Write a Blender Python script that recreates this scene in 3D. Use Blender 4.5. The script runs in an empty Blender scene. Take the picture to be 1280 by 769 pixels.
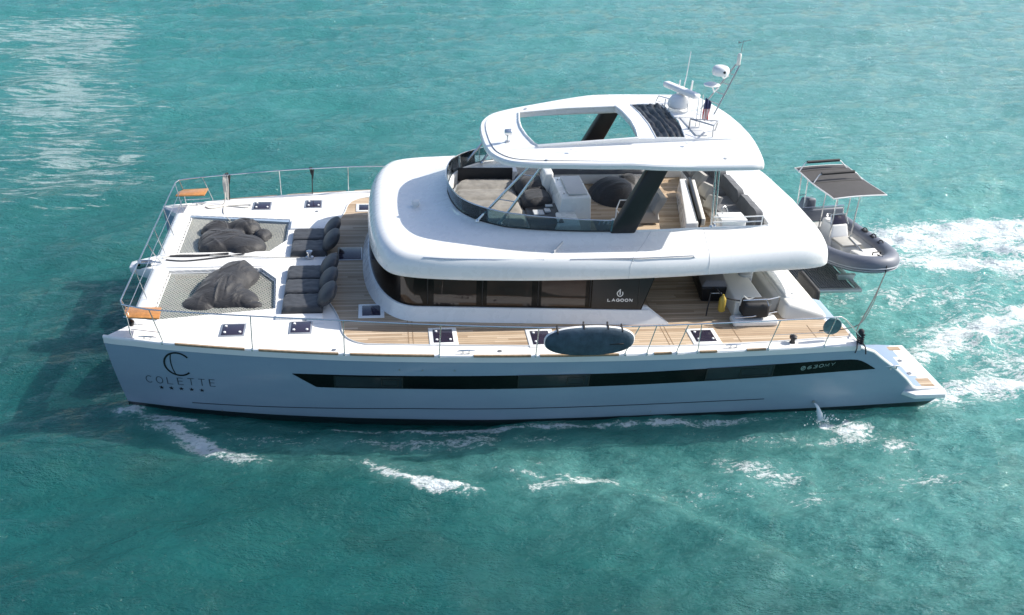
import bpy, bmesh, math, random
import numpy as np
from mathutils import Vector, Matrix, noise as mnoise
from mathutils.geometry import tessellate_polygon

S = bpy.context.scene
# ------------------------------------------------------------------ camera
cam_d = bpy.data.cameras.new('camera')
cam = bpy.data.objects.new('camera', cam_d)
S.collection.objects.link(cam)
S.camera = cam
def aim_camera(pos, yaw, pitch, roll, focal_px):
    f = Vector((math.sin(yaw)*math.cos(pitch), math.cos(yaw)*math.cos(pitch), -math.sin(pitch)))
    r = Vector((math.cos(yaw), -math.sin(yaw), 0))
    u = r.cross(f)
    r2 = r*math.cos(roll) + u*math.sin(roll)
    u2 = -r*math.sin(roll) + u*math.cos(roll)
    m = Matrix((r2, u2, -f)).transposed().to_4x4()
    m.translation = Vector(pos)
    cam.matrix_world = m
    cam_d.sensor_fit = 'HORIZONTAL'
    cam_d.sensor_width = 36
    cam_d.lens = focal_px*36/1280
aim_camera((5.979, -23.60, 13.107), 0.1502, 0.4861, 0.0481, 1250)
cam_d.clip_end = 8000
cam_d.clip_start = 0.1

# ------------------------------------------------------------------ light
SUN_TO = Vector((1.28, .22, 1.0)).normalized()
elev = math.asin(SUN_TO.z)
azim = math.atan2(SUN_TO.x, SUN_TO.y)
W = bpy.data.worlds.new("World"); S.world = W; W.use_nodes = True
nt = W.node_tree; nt.nodes.clear()
sky = nt.nodes.new('ShaderNodeTexSky'); sky.sky_type = 'NISHITA'; sky.sun_disc = False
sky.sun_elevation = elev; sky.sun_rotation = azim
sky.air_density = 1.0; sky.dust_density = 2.2; sky.ozone_density = 3.0
bg = nt.nodes.new('ShaderNodeBackground'); bg.inputs[1].default_value = 0.13
wo = nt.nodes.new('ShaderNodeOutputWorld')
nt.links.new(sky.outputs[0], bg.inputs[0]); nt.links.new(bg.outputs[0], wo.inputs[0])
sd = bpy.data.lights.new('sun', 'SUN'); sd.energy = 4.8; sd.angle = math.radians(0.5)
sd.color = (1.0, 0.95, 0.87)
so = bpy.data.objects.new('sun', sd); S.collection.objects.link(so)
so.rotation_euler = SUN_TO.to_track_quat('Z', 'Y').to_euler()
so.location = (30, 20, 30)
S.view_settings.view_transform = 'Standard'
S.view_settings.look = 'None'
S.view_settings.gamma = 1
S.view_settings.use_curve_mapping = False
S.view_settings.exposure = 0.56
S.render.engine = 'CYCLES'
S.cycles.max_bounces = 8
S.cycles.transparent_max_bounces = 16

# ------------------------------------------------------------------ materials
class NT:
    def __init__(s, name):
        s.m = bpy.data.materials.new(name); s.m.use_nodes = True
        s.t = s.m.node_tree; s.t.nodes.clear()
        s.out = s.n('ShaderNodeOutputMaterial')
    def n(s, typ, **k):
        o = s.t.nodes.new(typ)
        for a, b in k.items(): setattr(o, a, b)
        return o
    def l(s, a, b): s.t.links.new(a, b)
    def coord(s, scale=(1, 1, 1), which='Object'):
        c = s.n('ShaderNodeTexCoord'); m = s.n('ShaderNodeMapping')
        m.inputs['Scale'].default_value = scale
        s.l(c.outputs[which], m.inputs[0]); return m.outputs[0]
    def noise(s, vec, scale, detail=3, rough=.5, dist=0):
        o = s.n('ShaderNodeTexNoise'); o.inputs['Scale'].default_value = scale
        o.inputs['Detail'].default_value = detail; o.inputs['Roughness'].default_value = rough
        o.inputs['Distortion'].default_value = dist
        s.l(vec, o.inputs['Vector']); return o.outputs['Fac']
    def ramp(s, fac, stops):
        o = s.n('ShaderNodeValToRGB'); e = o.color_ramp.elements
        while len(e) < len(stops): e.new(.5)
        for el, (p, c) in zip(e, stops):
            el.position = p; el.color = (c[0], c[1], c[2], 1) if hasattr(c, '__len__') else (c, c, c, 1)
        s.l(fac, o.inputs[0]); return o.outputs[0]
    def math(s, op, a, b=None, c=None):
        o = s.n('ShaderNodeMath', operation=op)
        for i, v in enumerate((a, b, c)):
            if v is None: continue
            if isinstance(v, (int, float)): o.inputs[i].default_value = v
            else: s.l(v, o.inputs[i])
        return o.outputs[0]
    def mix(s, fac, a, b, blend='MIX'):
        o = s.n('ShaderNodeMix', data_type='RGBA', blend_type=blend)
        for i, v in ((0, fac), (6, a), (7, b)):
            if isinstance(v, (int, float)): o.inputs[i].default_value = v
            elif isinstance(v, tuple): o.inputs[i].default_value = (*v, 1)
            else: s.l(v, o.inputs[i])
        return o.outputs[2]
    def bump(s, h, strength=.3, dist=.01):
        o = s.n('ShaderNodeBump'); o.inputs['Strength'].default_value = strength
        o.inputs['Distance'].default_value = dist; s.l(h, o.inputs['Height']); return o.outputs[0]
    def bsdf(s, color=None, rough=.5, metal=0, normal=None, coat=0, spec=.5, sheen=0):
        o = s.n('ShaderNodeBsdfPrincipled')
        for key, v in (('Base Color', color), ('Roughness', rough), ('Metallic', metal), ('Specular IOR Level', spec), ('Coat Weight', coat), ('Sheen Weight', sheen)):
            if v is None: continue
            if isinstance(v, tuple): o.inputs[key].default_value = (*v, 1)
            elif isinstance(v, (int, float)): o.inputs[key].default_value = v
            else: s.l(v, o.inputs[key])
        if normal is not None: s.l(normal, o.inputs['Normal'])
        return o
    def done(s, o): s.l(o.outputs[0], s.out.inputs[0]); return s.m

def simple(name, col, rough=.5, metal=0, var=.12, vs=3.0, bumpy=0, bscale=40, coat=0, spec=.5, sheen=0):
    """painted / moulded surface: base colour with soft procedural variation and optional grain"""
    t = NT(name); v = t.coord()
    n = t.noise(v, vs, 5, .6)
    lo = tuple(c*(1-var) for c in col); hi = tuple(min(1, c*(1+var)) for c in col)
    c = t.ramp(n, [(.3, lo), (.7, hi)])
    n2 = t.noise(v, vs*6, 3)
    r = t.math('MULTIPLY_ADD', n2, .2, max(.02, rough-.1))
    nm = None
    if bumpy:
        nm = t.bump(t.noise(v, bscale, 4, .6), bumpy, .01)
    return t.done(t.bsdf(c, r, metal, nm, coat, spec, sheen))

M = {}
M['gel'] = simple('white_gelcoat', (.80, .80, .78), .28, var=.03, vs=.7, coat=.3)
M['gel_warm'] = simple('cream_gelcoat', (.70, .69, .64), .35, var=.05, vs=1.5)
M['nonskid'] = simple('nonskid_deck', (.78, .77, .74), .6, var=.04, vs=1.2, bumpy=.25, bscale=160)
M['lid'] = simple('grey_lid', (.55, .56, .56), .45, var=.03)
M['steel'] = simple('stainless_steel', (.62, .63, .64), .22, metal=1, var=.05)
M['steel_dull'] = simple('dull_steel', (.40, .41, .42), .4, metal=.8, var=.08)
M['alu'] = simple('brushed_aluminium', (.5, .51, .52), .4, metal=.7, var=.06)
M['black'] = simple('black_moulding', (.012, .012, .014), .35, var=.2)
M['rubber'] = simple('black_rubber', (.02, .02, .022), .7, var=.2)
def cloth(name, col, rough, strength, sheen=.15):
    t = NT(name); v = t.coord((1.0, 1.9, 1.4)); v2 = t.coord((2.2, .8, 1.2))
    a = t.noise(v, 3.2, 3, .5, 1.4); b = t.noise(v2, 7.0, 3, .55, 1.0)
    ra = t.math('ABSOLUTE', t.math('SUBTRACT', a, .5)); rb = t.math('ABSOLUTE', t.math('SUBTRACT', b, .5))
    h = t.math('ADD', t.math('MULTIPLY', t.math('SUBTRACT', .5, ra), .10), t.math('MULTIPLY', t.math('SUBTRACT', .5, rb), .04))
    bp = t.n('ShaderNodeBump'); bp.inputs['Strength'].default_value = strength; bp.inputs['Distance'].default_value = .8; t.l(h, bp.inputs['Height'])
    c = t.ramp(t.noise(t.coord(), 4, 4, .6), [(.3, tuple(x*.8 for x in col)), (.7, tuple(x*1.25 for x in col))])
    return t.done(t.bsdf(c, rough, 0, bp.outputs[0], 0, .5, sheen))
M['fabric'] = cloth('charcoal_cover_cloth', (.014, .014, .016), .62, .35)
M['cushion'] = simple('charcoal_cushion_cloth', (.040, .042, .046), .5, var=.2, vs=8, bumpy=.3, bscale=14, sheen=.1)
M['cushion_lt'] = simple('taupe_cushion_cloth', (.21, .195, .17), .65, var=.3, vs=4, bumpy=.8, bscale=9, sheen=.2)
M['sofa'] = simple('slate_sofa_cloth', (.10, .105, .115), .8, var=.15, vs=5, bumpy=.4, bscale=60, sheen=.2)
M['pillow'] = simple('pale_grey_pillow_cloth', (.34, .33, .31), .8, var=.1, vs=4, bumpy=.3, bscale=50)
M['paint'] = simple('white_enamel', (.78, .78, .77), .35, var=.03)
M['tube'] = simple('grey_boat_fabric', (.13, .145, .18), .5, var=.1, vs=3, bumpy=.15, bscale=60)
M['tube_lt'] = simple('pale_grey_rubber', (.36, .38, .42), .5, var=.1)
M['bimini'] = simple('grey_canvas', (.055, .053, .053), .8, var=.12, vs=6, bumpy=.2, bscale=50)
M['wood'] = simple('varnished_teak', (.46, .20, .05), .3, var=.25, vs=12, coat=.5)
M['woodtrim'] = simple('weathered_teak_trim', (.30, .21, .13), .6, var=.25, vs=14)
M['yellow'] = simple('mustard_paint', (.42, .30, .05), .4, var=.15)
M['net'] = simple('grey_net_cord', (.60, .60, .54), .85, var=.2, vs=20)
M['box_lid'] = simple('grey_box_lid', (.16, .16, .17), .5, var=.1)
M['rope'] = simple('pale_rope', (.55, .53, .48), .8, var=.25, vs=40, bumpy=.5, bscale=120)
M['rope_dk'] = simple('dark_rope', (.03, .03, .035), .8, var=.3, vs=40)
M['tarp'] = simple('black_sunroof_cloth', (.008, .008, .010), .42, var=.5, vs=8, bumpy=.6, bscale=16)
M['letter_dim'] = simple('dim_green_grey_lettering', (.22, .30, .28), .4, var=.05)
M['red'] = simple('red_cloth', (.35, .03, .03), .7, var=.2)
M['board'] = simple('grey_board_cover', (.050, .080, .11), .6, var=.35, vs=5, bumpy=.5, bscale=14)
M['green'] = simple('sea_green_cover', (.055, .14, .155), .6, var=.3, vs=9)
M['beige'] = simple('beige_vinyl', (.42, .41, .38), .5, var=.08)
M['letter_grey'] = simple('pewter_lettering', (.05, .065, .085), .4, var=.05)
M['letter_white'] = simple('silver_lettering', (.72, .72, .70), .4, var=.05)

def hull_mat():
    t = NT('hull_topside_paint'); v = t.coord((.6, 1, 1.6))
    n = t.noise(v, 1.3, 5, .6)
    c = t.ramp(n, [(.3, (.27, .35, .45)), (.7, (.30, .385, .48))])
    st = t.noise(t.coord((7, 7, .5)), 3, 4, .6)
    c = t.mix(t.ramp(st, [(.55, 0), (.8, .25)]), c, (.23, .30, .38))
    # antifouling below the boot line
    g = t.n('ShaderNodeTexCoord'); sp = t.n('ShaderNodeSeparateXYZ'); t.l(g.outputs['Object'], sp.inputs[0])
    below = t.math('LESS_THAN', sp.outputs[2], .10)
    c = t.mix(below, c, (.012, .014, .02))
    return t.done(t.bsdf(c, .3, 0, None, .3))
M['hull'] = hull_mat()

def teak_mat(name, tone=1.0):
    t = NT(name); g = t.n('ShaderNodeTexCoord'); sp = t.n('ShaderNodeSeparateXYZ'); t.l(g.outputs['Object'], sp.inputs[0])
    y = t.math('MULTIPLY', sp.outputs[1], 1/.085)
    fr = t.math('FRACT', y); idn = t.math('FLOOR', y)
    # each plank broken into lengths, each with its own tone
    off = t.n('ShaderNodeTexWhiteNoise', noise_dimensions='1D'); t.l(idn, off.inputs['W'])
    xx = t.math('ADD', t.math('MULTIPLY', sp.outputs[0], .45), t.math('MULTIPLY', off.outputs[0], 7.0))
    xi = t.math('FLOOR', xx)
    cmb = t.n('ShaderNodeCombineXYZ'); t.l(xi, cmb.inputs[0]); t.l(idn, cmb.inputs[1])
    wn = t.n('ShaderNodeTexWhiteNoise', noise_dimensions='3D'); t.l(cmb.outputs[0], wn.inputs[0])
    mp = t.n('ShaderNodeMapping'); mp.inputs['Scale'].default_value = (1.2, 26, 10); t.l(g.outputs['Object'], mp.inputs[0])
    gr = t.noise(mp.outputs[0], 2.0, 6, .7)
    blot = t.noise(g.outputs['Object'], 1.1, 4, .6)
    f = t.math('ADD', t.math('MULTIPLY', wn.outputs[0], .42), t.math('MULTIPLY', gr, .45))
    f = t.math('ADD', f, t.math('MULTIPLY', blot, .22))
    k = tone
    c = t.ramp(f, [(.25, (.30*k, .205*k, .125*k)), (.5, (.44*k, .325*k, .215*k)), (.8, (.58*k, .46*k, .33*k))])
    caulk = t.math('LESS_THAN', fr, .09)
    c = t.mix(caulk, c, (.05, .045, .04))
    return t.done(t.bsdf(c, .65, 0, t.bump(gr, .15, .004)))
M['teak'] = teak_mat('teak_planking')

def glass_mat(name, col, alpha, rough=.04):
    t = NT(name)
    tr = t.n('ShaderNodeBsdfTransparent'); tr.inputs[0].default_value = (*col, 1)
    gl = t.n('ShaderNodeBsdfGlossy'); gl.inputs['Roughness'].default_value = rough; gl.inputs[0].default_value = (.9, .95, 1, 1)
    fr = t.n('ShaderNodeFresnel'); fr.inputs[0].default_value = 1.5
    df = t.bsdf((col[0]*.25, col[1]*.25, col[2]*.25), .1)
    m1 = t.n('ShaderNodeMixShader'); m1.inputs[0].default_value = alpha
    t.l(tr.outputs[0], m1.inputs[1]); t.l(df.outputs[0], m1.inputs[2])
    m2 = t.n('ShaderNodeMixShader'); t.l(fr.outputs[0], m2.inputs[0]); t.l(m1.outputs[0], m2.inputs[1]); t.l(gl.outputs[0], m2.inputs[2])
    return t.done(m2)
M['screen'] = glass_mat('smoked_screen', (.50, .64, .66), .10)
M['saloon_glass'] = None
def dark_glass(name, col, rough=.05, spec=.5):
    t = NT(name); v = t.coord()
    n = t.noise(v, .8, 3)
    c = t.ramp(n, [(.3, tuple(x*.8 for x in col)), (.7, tuple(x*1.2 for x in col))])
    nm = t.bump(t.noise(v, 1.4, 2), .05, .05)
    return t.done(t.bsdf(c, rough, 0, nm, 0, spec))
M['saloon_glass'] = dark_glass('bronze_saloon_glass', (.009, .007, .006), .22, .2)
M['hull_glass'] = dark_glass('black_hull_glass', (.003, .004, .005), .18, .18)
M['hull_pane'] = dark_glass('grey_hull_pane', (.022, .028, .034), .12, .3)
M['hatch_glass'] = dark_glass('plum_hatch_glass', (.030, .026, .045), .12)

# ------------------------------------------------------------------ mesh building
class MB:
    def __init__(s): s.v = []; s.f = []
    def add(s, vs, fs):
        o = len(s.v); s.v += [tuple(p) for p in vs]; s.f += [tuple(i+o for i in f) for f in fs]; return s
    def box(s, x0, x1, y0, y1, z0, z1, r=0, seg=3):
        if r <= 0:
            vs = [(x, y, z) for z in (z0, z1) for y in (y0, y1) for x in (x0, x1)]
            return s.add(vs, [(0, 2, 3, 1), (4, 5, 7, 6), (0, 1, 5, 4), (2, 6, 7, 3), (0, 4, 6, 2), (1, 3, 7, 5)])
        bm = bmesh.new(); bmesh.ops.create_cube(bm, size=1)
        for v in bm.verts:
            v.co = Vector(((x0+x1)/2+v.co.x*(x1-x0), (y0+y1)/2+v.co.y*(y1-y0), (z0+z1)/2+v.co.z*(z1-z0)))
        bmesh.ops.bevel(bm, geom=bm.edges[:], offset=min(r, .49*min(x1-x0, y1-y0, z1-z0)), segments=seg, affect='EDGES', profile=.5)
        return s.frombm(bm)
    def frombm(s, bm):
        bm.verts.index_update()
        s.add([v.co[:] for v in bm.verts], [[v.index for v in f.verts] for f in bm.faces]); bm.free(); return s
    def hexa(s, b, t, r=0, seg=2):
        """8-corner solid: four bottom points and four top points, same order"""
        bm = bmesh.new(); vb = [bm.verts.new(p) for p in b]; vt = [bm.verts.new(p) for p in t]
        bm.faces.new(vb[::-1]); bm.faces.new(vt); n = len(b)
        for i in range(n): bm.faces.new((vb[i], vb[(i+1) % n], vt[(i+1) % n], vt[i]))
        bmesh.ops.recalc_face_normals(bm, faces=bm.faces[:])
        if r: bmesh.ops.bevel(bm, geom=bm.edges[:], offset=r, segments=seg, affect='EDGES', profile=.5)
        return s.frombm(bm)
    def prism(s, poly, z0, z1, r=0, holes=(), seg=2):
        """vertical prism of an outline (with holes); z may be a function of x, y"""
        zf0 = z0 if callable(z0) else (lambda x, y: z0); zf1 = z1 if callable(z1) else (lambda x, y: z1)
        if not holes:
            return s.hexa([(x, y, zf0(x, y)) for x, y in poly], [(x, y, zf1(x, y)) for x, y in poly], r, seg)
        loops = [poly]+list(holes)
        flat = [p for L in loops for p in L]
        tris = tessellate_polygon([[Vector((x, y, 0)) for x, y in L] for L in loops])
        n = len(flat)
        vs = [(x, y, zf0(x, y)) for x, y in flat]+[(x, y, zf1(x, y)) for x, y in flat]
        fs = [tuple(t) for t in tris]+[tuple(i+n for i in t) for t in tris]
        o = 0
        for L in loops:
            k = len(L)
            for i in range(k): a, b = o+i, o+(i+1) % k; fs.append((a, b, b+n, a+n))
            o += k
        return s.add(vs, fs)
    def tube(s, pts, r, n=8, closed=False, caps=True):
        pts = [Vector(p) for p in pts]; m = len(pts); rings = []
        rr = r if hasattr(r, '__len__') else [r]*m
        up = None
        for i, p in enumerate(pts):
            if closed: d = (pts[(i+1) % m]-pts[i-1])
            else: d = pts[min(i+1, m-1)]-pts[max(i-1, 0)]
            if d.length < 1e-9: d = Vector((0, 0, 1))
            d.normalize()
            if up is None:
                up = Vector((0, 0, 1)) if abs(d.z) < .9 else Vector((1, 0, 0))
            a = (up-d*up.dot(d))
            if a.length < 1e-4: a = Vector((0, 1, 0))-d*d.y
            a.normalize(); b = d.cross(a); up = a
            rings.append([p+(a*math.cos(2*math.pi*k/n)+b*math.sin(2*math.pi*k/n))*rr[i] for k in range(n)])
        vs = [v for R in rings for v in R]; fs = []
        for i in range(m if closed else m-1):
            j = (i+1) % m
            for k in range(n): fs.append((i*n+k, i*n+(k+1) % n, j*n+(k+1) % n, j*n+k))
        if caps and not closed: fs += [tuple(range(n))[::-1], tuple((m-1)*n+k for k in range(n))]
        return s.add(vs, fs)
    def loft(s, rings, closed=True, cap0=False, cap1=False, loop=False):
        n = len(rings[0]); m = len(rings); vs = [v for R in rings for v in R]; fs = []
        for i in range(m if loop else m-1):
            j = (i+1) % m
            for k in range(n if closed else n-1): fs.append((i*n+k, i*n+(k+1) % n, j*n+(k+1) % n, j*n+k))
        if cap0: fs.append(tuple(range(n))[::-1])
        if cap1: fs.append(tuple((m-1)*n+k for k in range(n)))
        return s.add(vs, fs)
    def lathe(s, prof, c=(0, 0, 0), n=20, axis='Z'):
        rings = []
        for r, h in prof:
            R = []
            for k in range(n):
                a = 2*math.pi*k/n; u, w = r*math.cos(a), r*math.sin(a)
                R.append((c[0]+u, c[1]+w, c[2]+h) if axis == 'Z' else ((c[0]+h, c[1]+u, c[2]+w) if axis == 'X' else (c[0]+u, c[1]+h, c[2]+w)))
            rings.append(R)
        return s.loft(rings, True, True, True)
    def ell(s, c, r, n=16, m=10):
        prof = [(math.sin(math.pi*i/m)*1.0+1e-4, -math.cos(math.pi*i/m)) for i in range(m+1)]
        rings = [[(c[0]+r[0]*p*math.cos(2*math.pi*k/n), c[1]+r[1]*p*math.sin(2*math.pi*k/n), c[2]+r[2]*h) for k in range(n)] for p, h in prof]
        return s.loft(rings, True, True, True)
    def ribbon(s, pts, w, fn, closed=False):
        """flat stroke of width w along 2-D points, mapped to space by fn(u, v)"""
        m = len(pts); L = []; R = []
        for i in range(m):
            a = Vector(pts[i-1] if (closed or i > 0) else pts[i]); b = Vector(pts[(i+1) % m] if (closed or i < m-1) else pts[i])
            d = (b-a); d = d.normalized() if d.length > 1e-9 else Vector((1, 0)); nrm = Vector((-d.y, d.x))*w/2
            if 0 < i < m-1 or closed:
                d1 = (Vector(pts[i])-a); 
                if d1.length > 1e-9:
                    c = max(.45, abs(d1.normalized().dot(d))); nrm = nrm/c
            p = Vector(pts[i]); L.append(fn(*(p+nrm))); R.append(fn(*(p-nrm)))
        vs = L+R; fs = [(i, (i+1) % m, m+(i+1) % m, m+i) for i in range(m if closed else m-1)]
        return s.add(vs, fs)
    def xf(s, mat):
        s.v = [tuple(mat @ Vector(p)) for p in s.v]; return s

def origin(o):
    w = Vector((0, 0, 0))
    while o is not None: w += o.location; o = o.parent
    return w

def part(name, mb, mat, parent=None, smooth=True, label=None, local=False, sub=0, angle=38):
    me = bpy.data.meshes.new(name)
    w = Vector((0, 0, 0)) if (parent is None or local) else origin(parent)
    me.from_pydata([(p[0]-w.x, p[1]-w.y, p[2]-w.z) for p in mb.v], [], mb.f)
    bm = bmesh.new(); bm.from_mesh(me); bmesh.ops.recalc_face_normals(bm, faces=bm.faces[:]); bm.to_mesh(me); bm.free()
    me.materials.append(M[mat] if isinstance(mat, str) else mat)
    if smooth:
        me.polygons.foreach_set('use_smooth', [True]*len(me.polygons))
        try: me.set_sharp_from_angle(angle=math.radians(angle))
        except Exception: pass
    o = bpy.data.objects.new(name, me); S.collection.objects.link(o)
    if parent is not None: o.parent = parent
    if label: o['label'] = label
    if sub:
        md = o.modifiers.new('sub', 'SUBSURF'); md.levels = sub; md.render_levels = sub
    return o

def thing(name, label, cat, loc=(0, 0, 0), rotz=0, group=None):
    o = bpy.data.objects.new(name, None); S.collection.objects.link(o); o.empty_display_size = .2
    o.location = loc; o.rotation_euler = (0, 0, rotz); o['label'] = label; o['category'] = cat
    if group: o['group'] = group
    return o

def solo(name, mb, mat, label, cat, group=None, smooth=True, loc=None, **k):
    """a thing that is a single mesh, its origin put at its own base"""
    xs = [p[0] for p in mb.v]; ys = [p[1] for p in mb.v]; zs = [p[2] for p in mb.v]
    c = Vector(((min(xs)+max(xs))/2, (min(ys)+max(ys))/2, min(zs)))
    mb.v = [(p[0]-c.x, p[1]-c.y, p[2]-c.z) for p in mb.v]
    o = part(name, mb, mat, None, smooth, **k); o.location = c
    o['label'] = label; o['category'] = cat
    if group: o['group'] = group
    return o

def cub(x, T):
    n = len(T)
    if x <= T[0][0]: return T[0][1]
    if x >= T[-1][0]: return T[-1][1]
    for i in range(n-1):
        if x <= T[i+1][0]: break
    x0, y0 = T[i]; x1, y1 = T[i+1]; h = x1-x0
    m0 = (T[i+1][1]-T[i-1][1])/(T[i+1][0]-T[i-1][0]) if i > 0 else (y1-y0)/h
    m1 = (T[i+2][1]-T[i][1])/(T[i+2][0]-T[i][0]) if i < n-2 else (y1-y0)/h
    t = (x-x0)/h
    return (2*t**3-3*t*t+1)*y0+(t**3-2*t*t+t)*h*m0+(-2*t**3+3*t*t)*y1+(t**3-t*t)*h*m1
def lin(x, T):
    if x <= T[0][0]: return T[0][1]
    for (a, b), (c, d) in zip(T, T[1:]):
        if x <= c: return b+(d-b)*(x-a)/(c-a)
    return T[-1][1]
def smooth_path(pts, n=8):
    """Catmull-Rom through 3-D points"""
    P = [Vector(p) for p in pts]; out = []
    for i in range(len(P)-1):
        p0 = P[max(i-1, 0)]; p1 = P[i]; p2 = P[i+1]; p3 = P[min(i+2, len(P)-1)]
        for k in range(n):
            t = k/n
            out.append(.5*((2*p1)+(-p0+p2)*t+(2*p0-5*p1+4*p2-p3)*t*t+(-p0+3*p1-3*p2+p3)*t**3))
    out.append(P[-1]); return out
def heightfield(x0, x1, y0, y1, z0, fn, step=.03):
    """closed lump whose top is fn(x, y) above z0; nothing where fn <= 0"""
    mb = MB(); nx = int((x1-x0)/step)+1; ny = int((y1-y0)/step)+1
    H = [[fn(x0+i*step, y0+j*step) for j in range(ny)] for i in range(nx)]
    idx = {}
    def vid(i, j, top):
        k = (i, j, top)
        if k not in idx:
            idx[k] = len(mb.v); h = max(H[i][j], 0)
            mb.v.append((x0+i*step, y0+j*step, z0+(h if top else 0)))
        return idx[k]
    cells = set()
    for i in range(nx-1):
        for j in range(ny-1):
            if max(H[i][j], H[i+1][j], H[i][j+1], H[i+1][j+1]) > 0: cells.add((i, j))
    for i, j in cells:
        mb.f.append((vid(i, j, 1), vid(i+1, j, 1), vid(i+1, j+1, 1), vid(i, j+1, 1)))
    return mb
def fbm(x, y, z=0, o=4):
    return mnoise.fractal(Vector((x, y, z)), 1.0, 2.0, o)
# ================================================================== WATER
def build_water():
    rng = np.random.default_rng(7)
    xs = np.arange(-34, 66, .13)
    ys = [-17.0]
    while ys[-1] < 62:
        d = ys[-1]+23.6
        ys.append(ys[-1]+max(.085, .0052*d))
    ys = np.array(ys); X, Y = np.meshgrid(xs, ys); nx, ny = len(xs), len(ys)
    Z = np.zeros_like(X)
    # short wind chop, crests lying nearly along the boat
    for k in range(95):
        lam = 10**rng.uniform(math.log10(.45), math.log10(6.5))
        th = rng.normal(math.radians(104), math.radians(24))
        kx, ky = math.cos(th)*2*math.pi/lam, math.sin(th)*2*math.pi/lam
        a = .0078*lam**.72
        ph = kx*X+ky*Y+rng.uniform(0, 6.28)+.8*np.sin(X*.11+k)+.7*np.sin(Y*.13+k*1.7)
        s = .5+.5*np.sin(ph)
        env = .65+.35*np.sin(X*rng.uniform(.1, .4)+Y*rng.uniform(-.3, .3)+k)
        Z += a*env*(2*s**1.5-1)
    def seg_d(P):
        """distance and signed side to a polyline"""
        best = np.full(X.shape, 1e9); along = np.zeros_like(X); tot = 0
        lens = [math.hypot(b[0]-a[0], b[1]-a[1]) for a, b in zip(P, P[1:])]; T = sum(lens)
        sgn = np.zeros_like(X)
        for (a, b), L in zip(zip(P, P[1:]), lens):
            dx, dy = (b[0]-a[0])/L, (b[1]-a[1])/L
            t = np.clip((X-a[0])*dx+(Y-a[1])*dy, 0, L)
            qx, qy = X-(a[0]+dx*t), Y-(a[1]+dy*t); d = np.hypot(qx, qy)
            m = d < best
            best = np.where(m, d, best); along = np.where(m, (tot+t)/T, along)
            sgn = np.where(m, dx*(Y-a[1])-dy*(X-a[0]), sgn); tot += L
        return best, along, np.sign(sgn)
    F = np.zeros_like(X)
    A = np.zeros_like(X)
    def ridge(P, w, h, fade=1.0):
        nonlocal Z
        d, t, s = seg_d(P); Z += h*np.exp(-(d/w)**2)*np.sin(np.pi*np.clip(t*.96+.02, 0, 1))**fade
    def streak(P, w, dens, side=0, fade=.5, tail=1.0):
        nonlocal F
        d, t, s = seg_d(P); ww = w*np.where(s > 0, 1, 1+side)
        F = np.maximum(F, dens*np.exp(-(d/ww)**2)*np.sin(np.pi*np.clip(t*.96+.02, 0, 1))**fade)
    def patch(cx, cy, rx, ry, dens, ang=0):
        nonlocal F
        c, s = math.cos(ang), math.sin(ang); u = (X-cx)*c+(Y-cy)*s; v = -(X-cx)*s+(Y-cy)*c
        F = np.maximum(F, dens*np.exp(-((u/rx)**2+(v/ry)**2)))
    def aer(cx, cy, rx, ry, dens, ang=0):
        nonlocal A
        c, s = math.cos(ang), math.sin(ang); u = (X-cx)*c+(Y-cy)*s; v = -(X-cx)*s+(Y-cy)*c
        A += dens*np.exp(-((u/rx)**2+(v/ry)**2))
    # bow wave and the crests that break away from the port side
    ridge([(0.2, -3.6), (1.2, -4.3), (2.6, -5.3), (4.2, -5.9)], .28, .09)
    ridge([(5.2, -5.6), (6.4, -6.45), (7.3, -6.9), (8.6, -7.3)], .3, .09)
    ridge([(9.2, -5.9), (10.5, -6.2), (11.8, -6.9), (12.7, -8.0), (14.0, -9.2), (16.2, -10.1)], .38, -.22)
    ridge([(10.2, -6.7), (11.4, -7.5), (12.3, -8.7), (13.7, -10.0), (15.6, -10.7)], .5, .14)
    ridge([(2.0, -6.5), (4.5, -7.6), (8, -8.2), (11, -8.2)], .5, -.12); ridge([(-3, -4), (-1, -1), (1, 3), (2, 8)], .8, .08); ridge([(-8, -8), (-5, -3), (-3, 3), (-2.5, 9)], .9, .10)
    ridge([(13, -6.3), (15, -6.5), (17, -6.5)], .4, .06)
    streak([(-.1, -3.35), (.7, -3.75), (1.5, -4.35), (2.4, -5.1), (3.8, -5.7)], .20, .72, 1.2); patch(.25, -3.5, .45, .22, .85); patch(1.2, -4.1, .9, .45, .56)
    streak([(.3, -3.5), (1.0, -3.75), (2.4, -4.4)], .12, .8)
    streak([(.4, -3.45), (2, -4.0), (4, -4.35), (7, -4.75), (12, -4.95), (17, -4.85), (19.6, -4.7)], .16, .62)
    streak([(.6, -3.9), (3.2, -4.75), (6, -5.2), (9, -5.35), (12, -5.5)], .5, .50)
    streak([(5.3, -5.55), (6.2, -6.35), (7.1, -6.85), (8.3, -7.15)], .12, .78, 1.6); streak([(4.4, -5.3), (6.4, -6.2), (8.6, -6.9)], .35, .42)
    streak([(7.2, -6.0), (9.5, -6.6), (11.8, -7.0)], .38, .50)
    streak([(8.6, -6.1), (10.2, -6.15), (11.3, -6.3)], .25, .42)
    patch(10.4, -6.6, 1.0, .35, .68, -.2); patch(9.5, -6.9, .8, .4, .62)
    streak([(12.4, -5.3), (14.5, -5.6), (17, -5.7), (19, -5.6)], .4, .52); patch(17.5, -7.2, 3, 1.2, .42)
    patch(14.2, -6.7, 1.5, .8, .56, -.35); patch(14.9, -7.8, 1.2, .7, .53); patch(13.5, -6.2, .8, .3, .5)
    patch(17.0, -5.3, .75, .35, .80); patch(16.4, -5.15, .25, .15, .9); patch(17.8, -5.9, .9, .5, .5)
    patch(16.5, -8.6, .5, .3, .45); patch(18.5, -8.4, 1.2, .5, .38)
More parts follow.
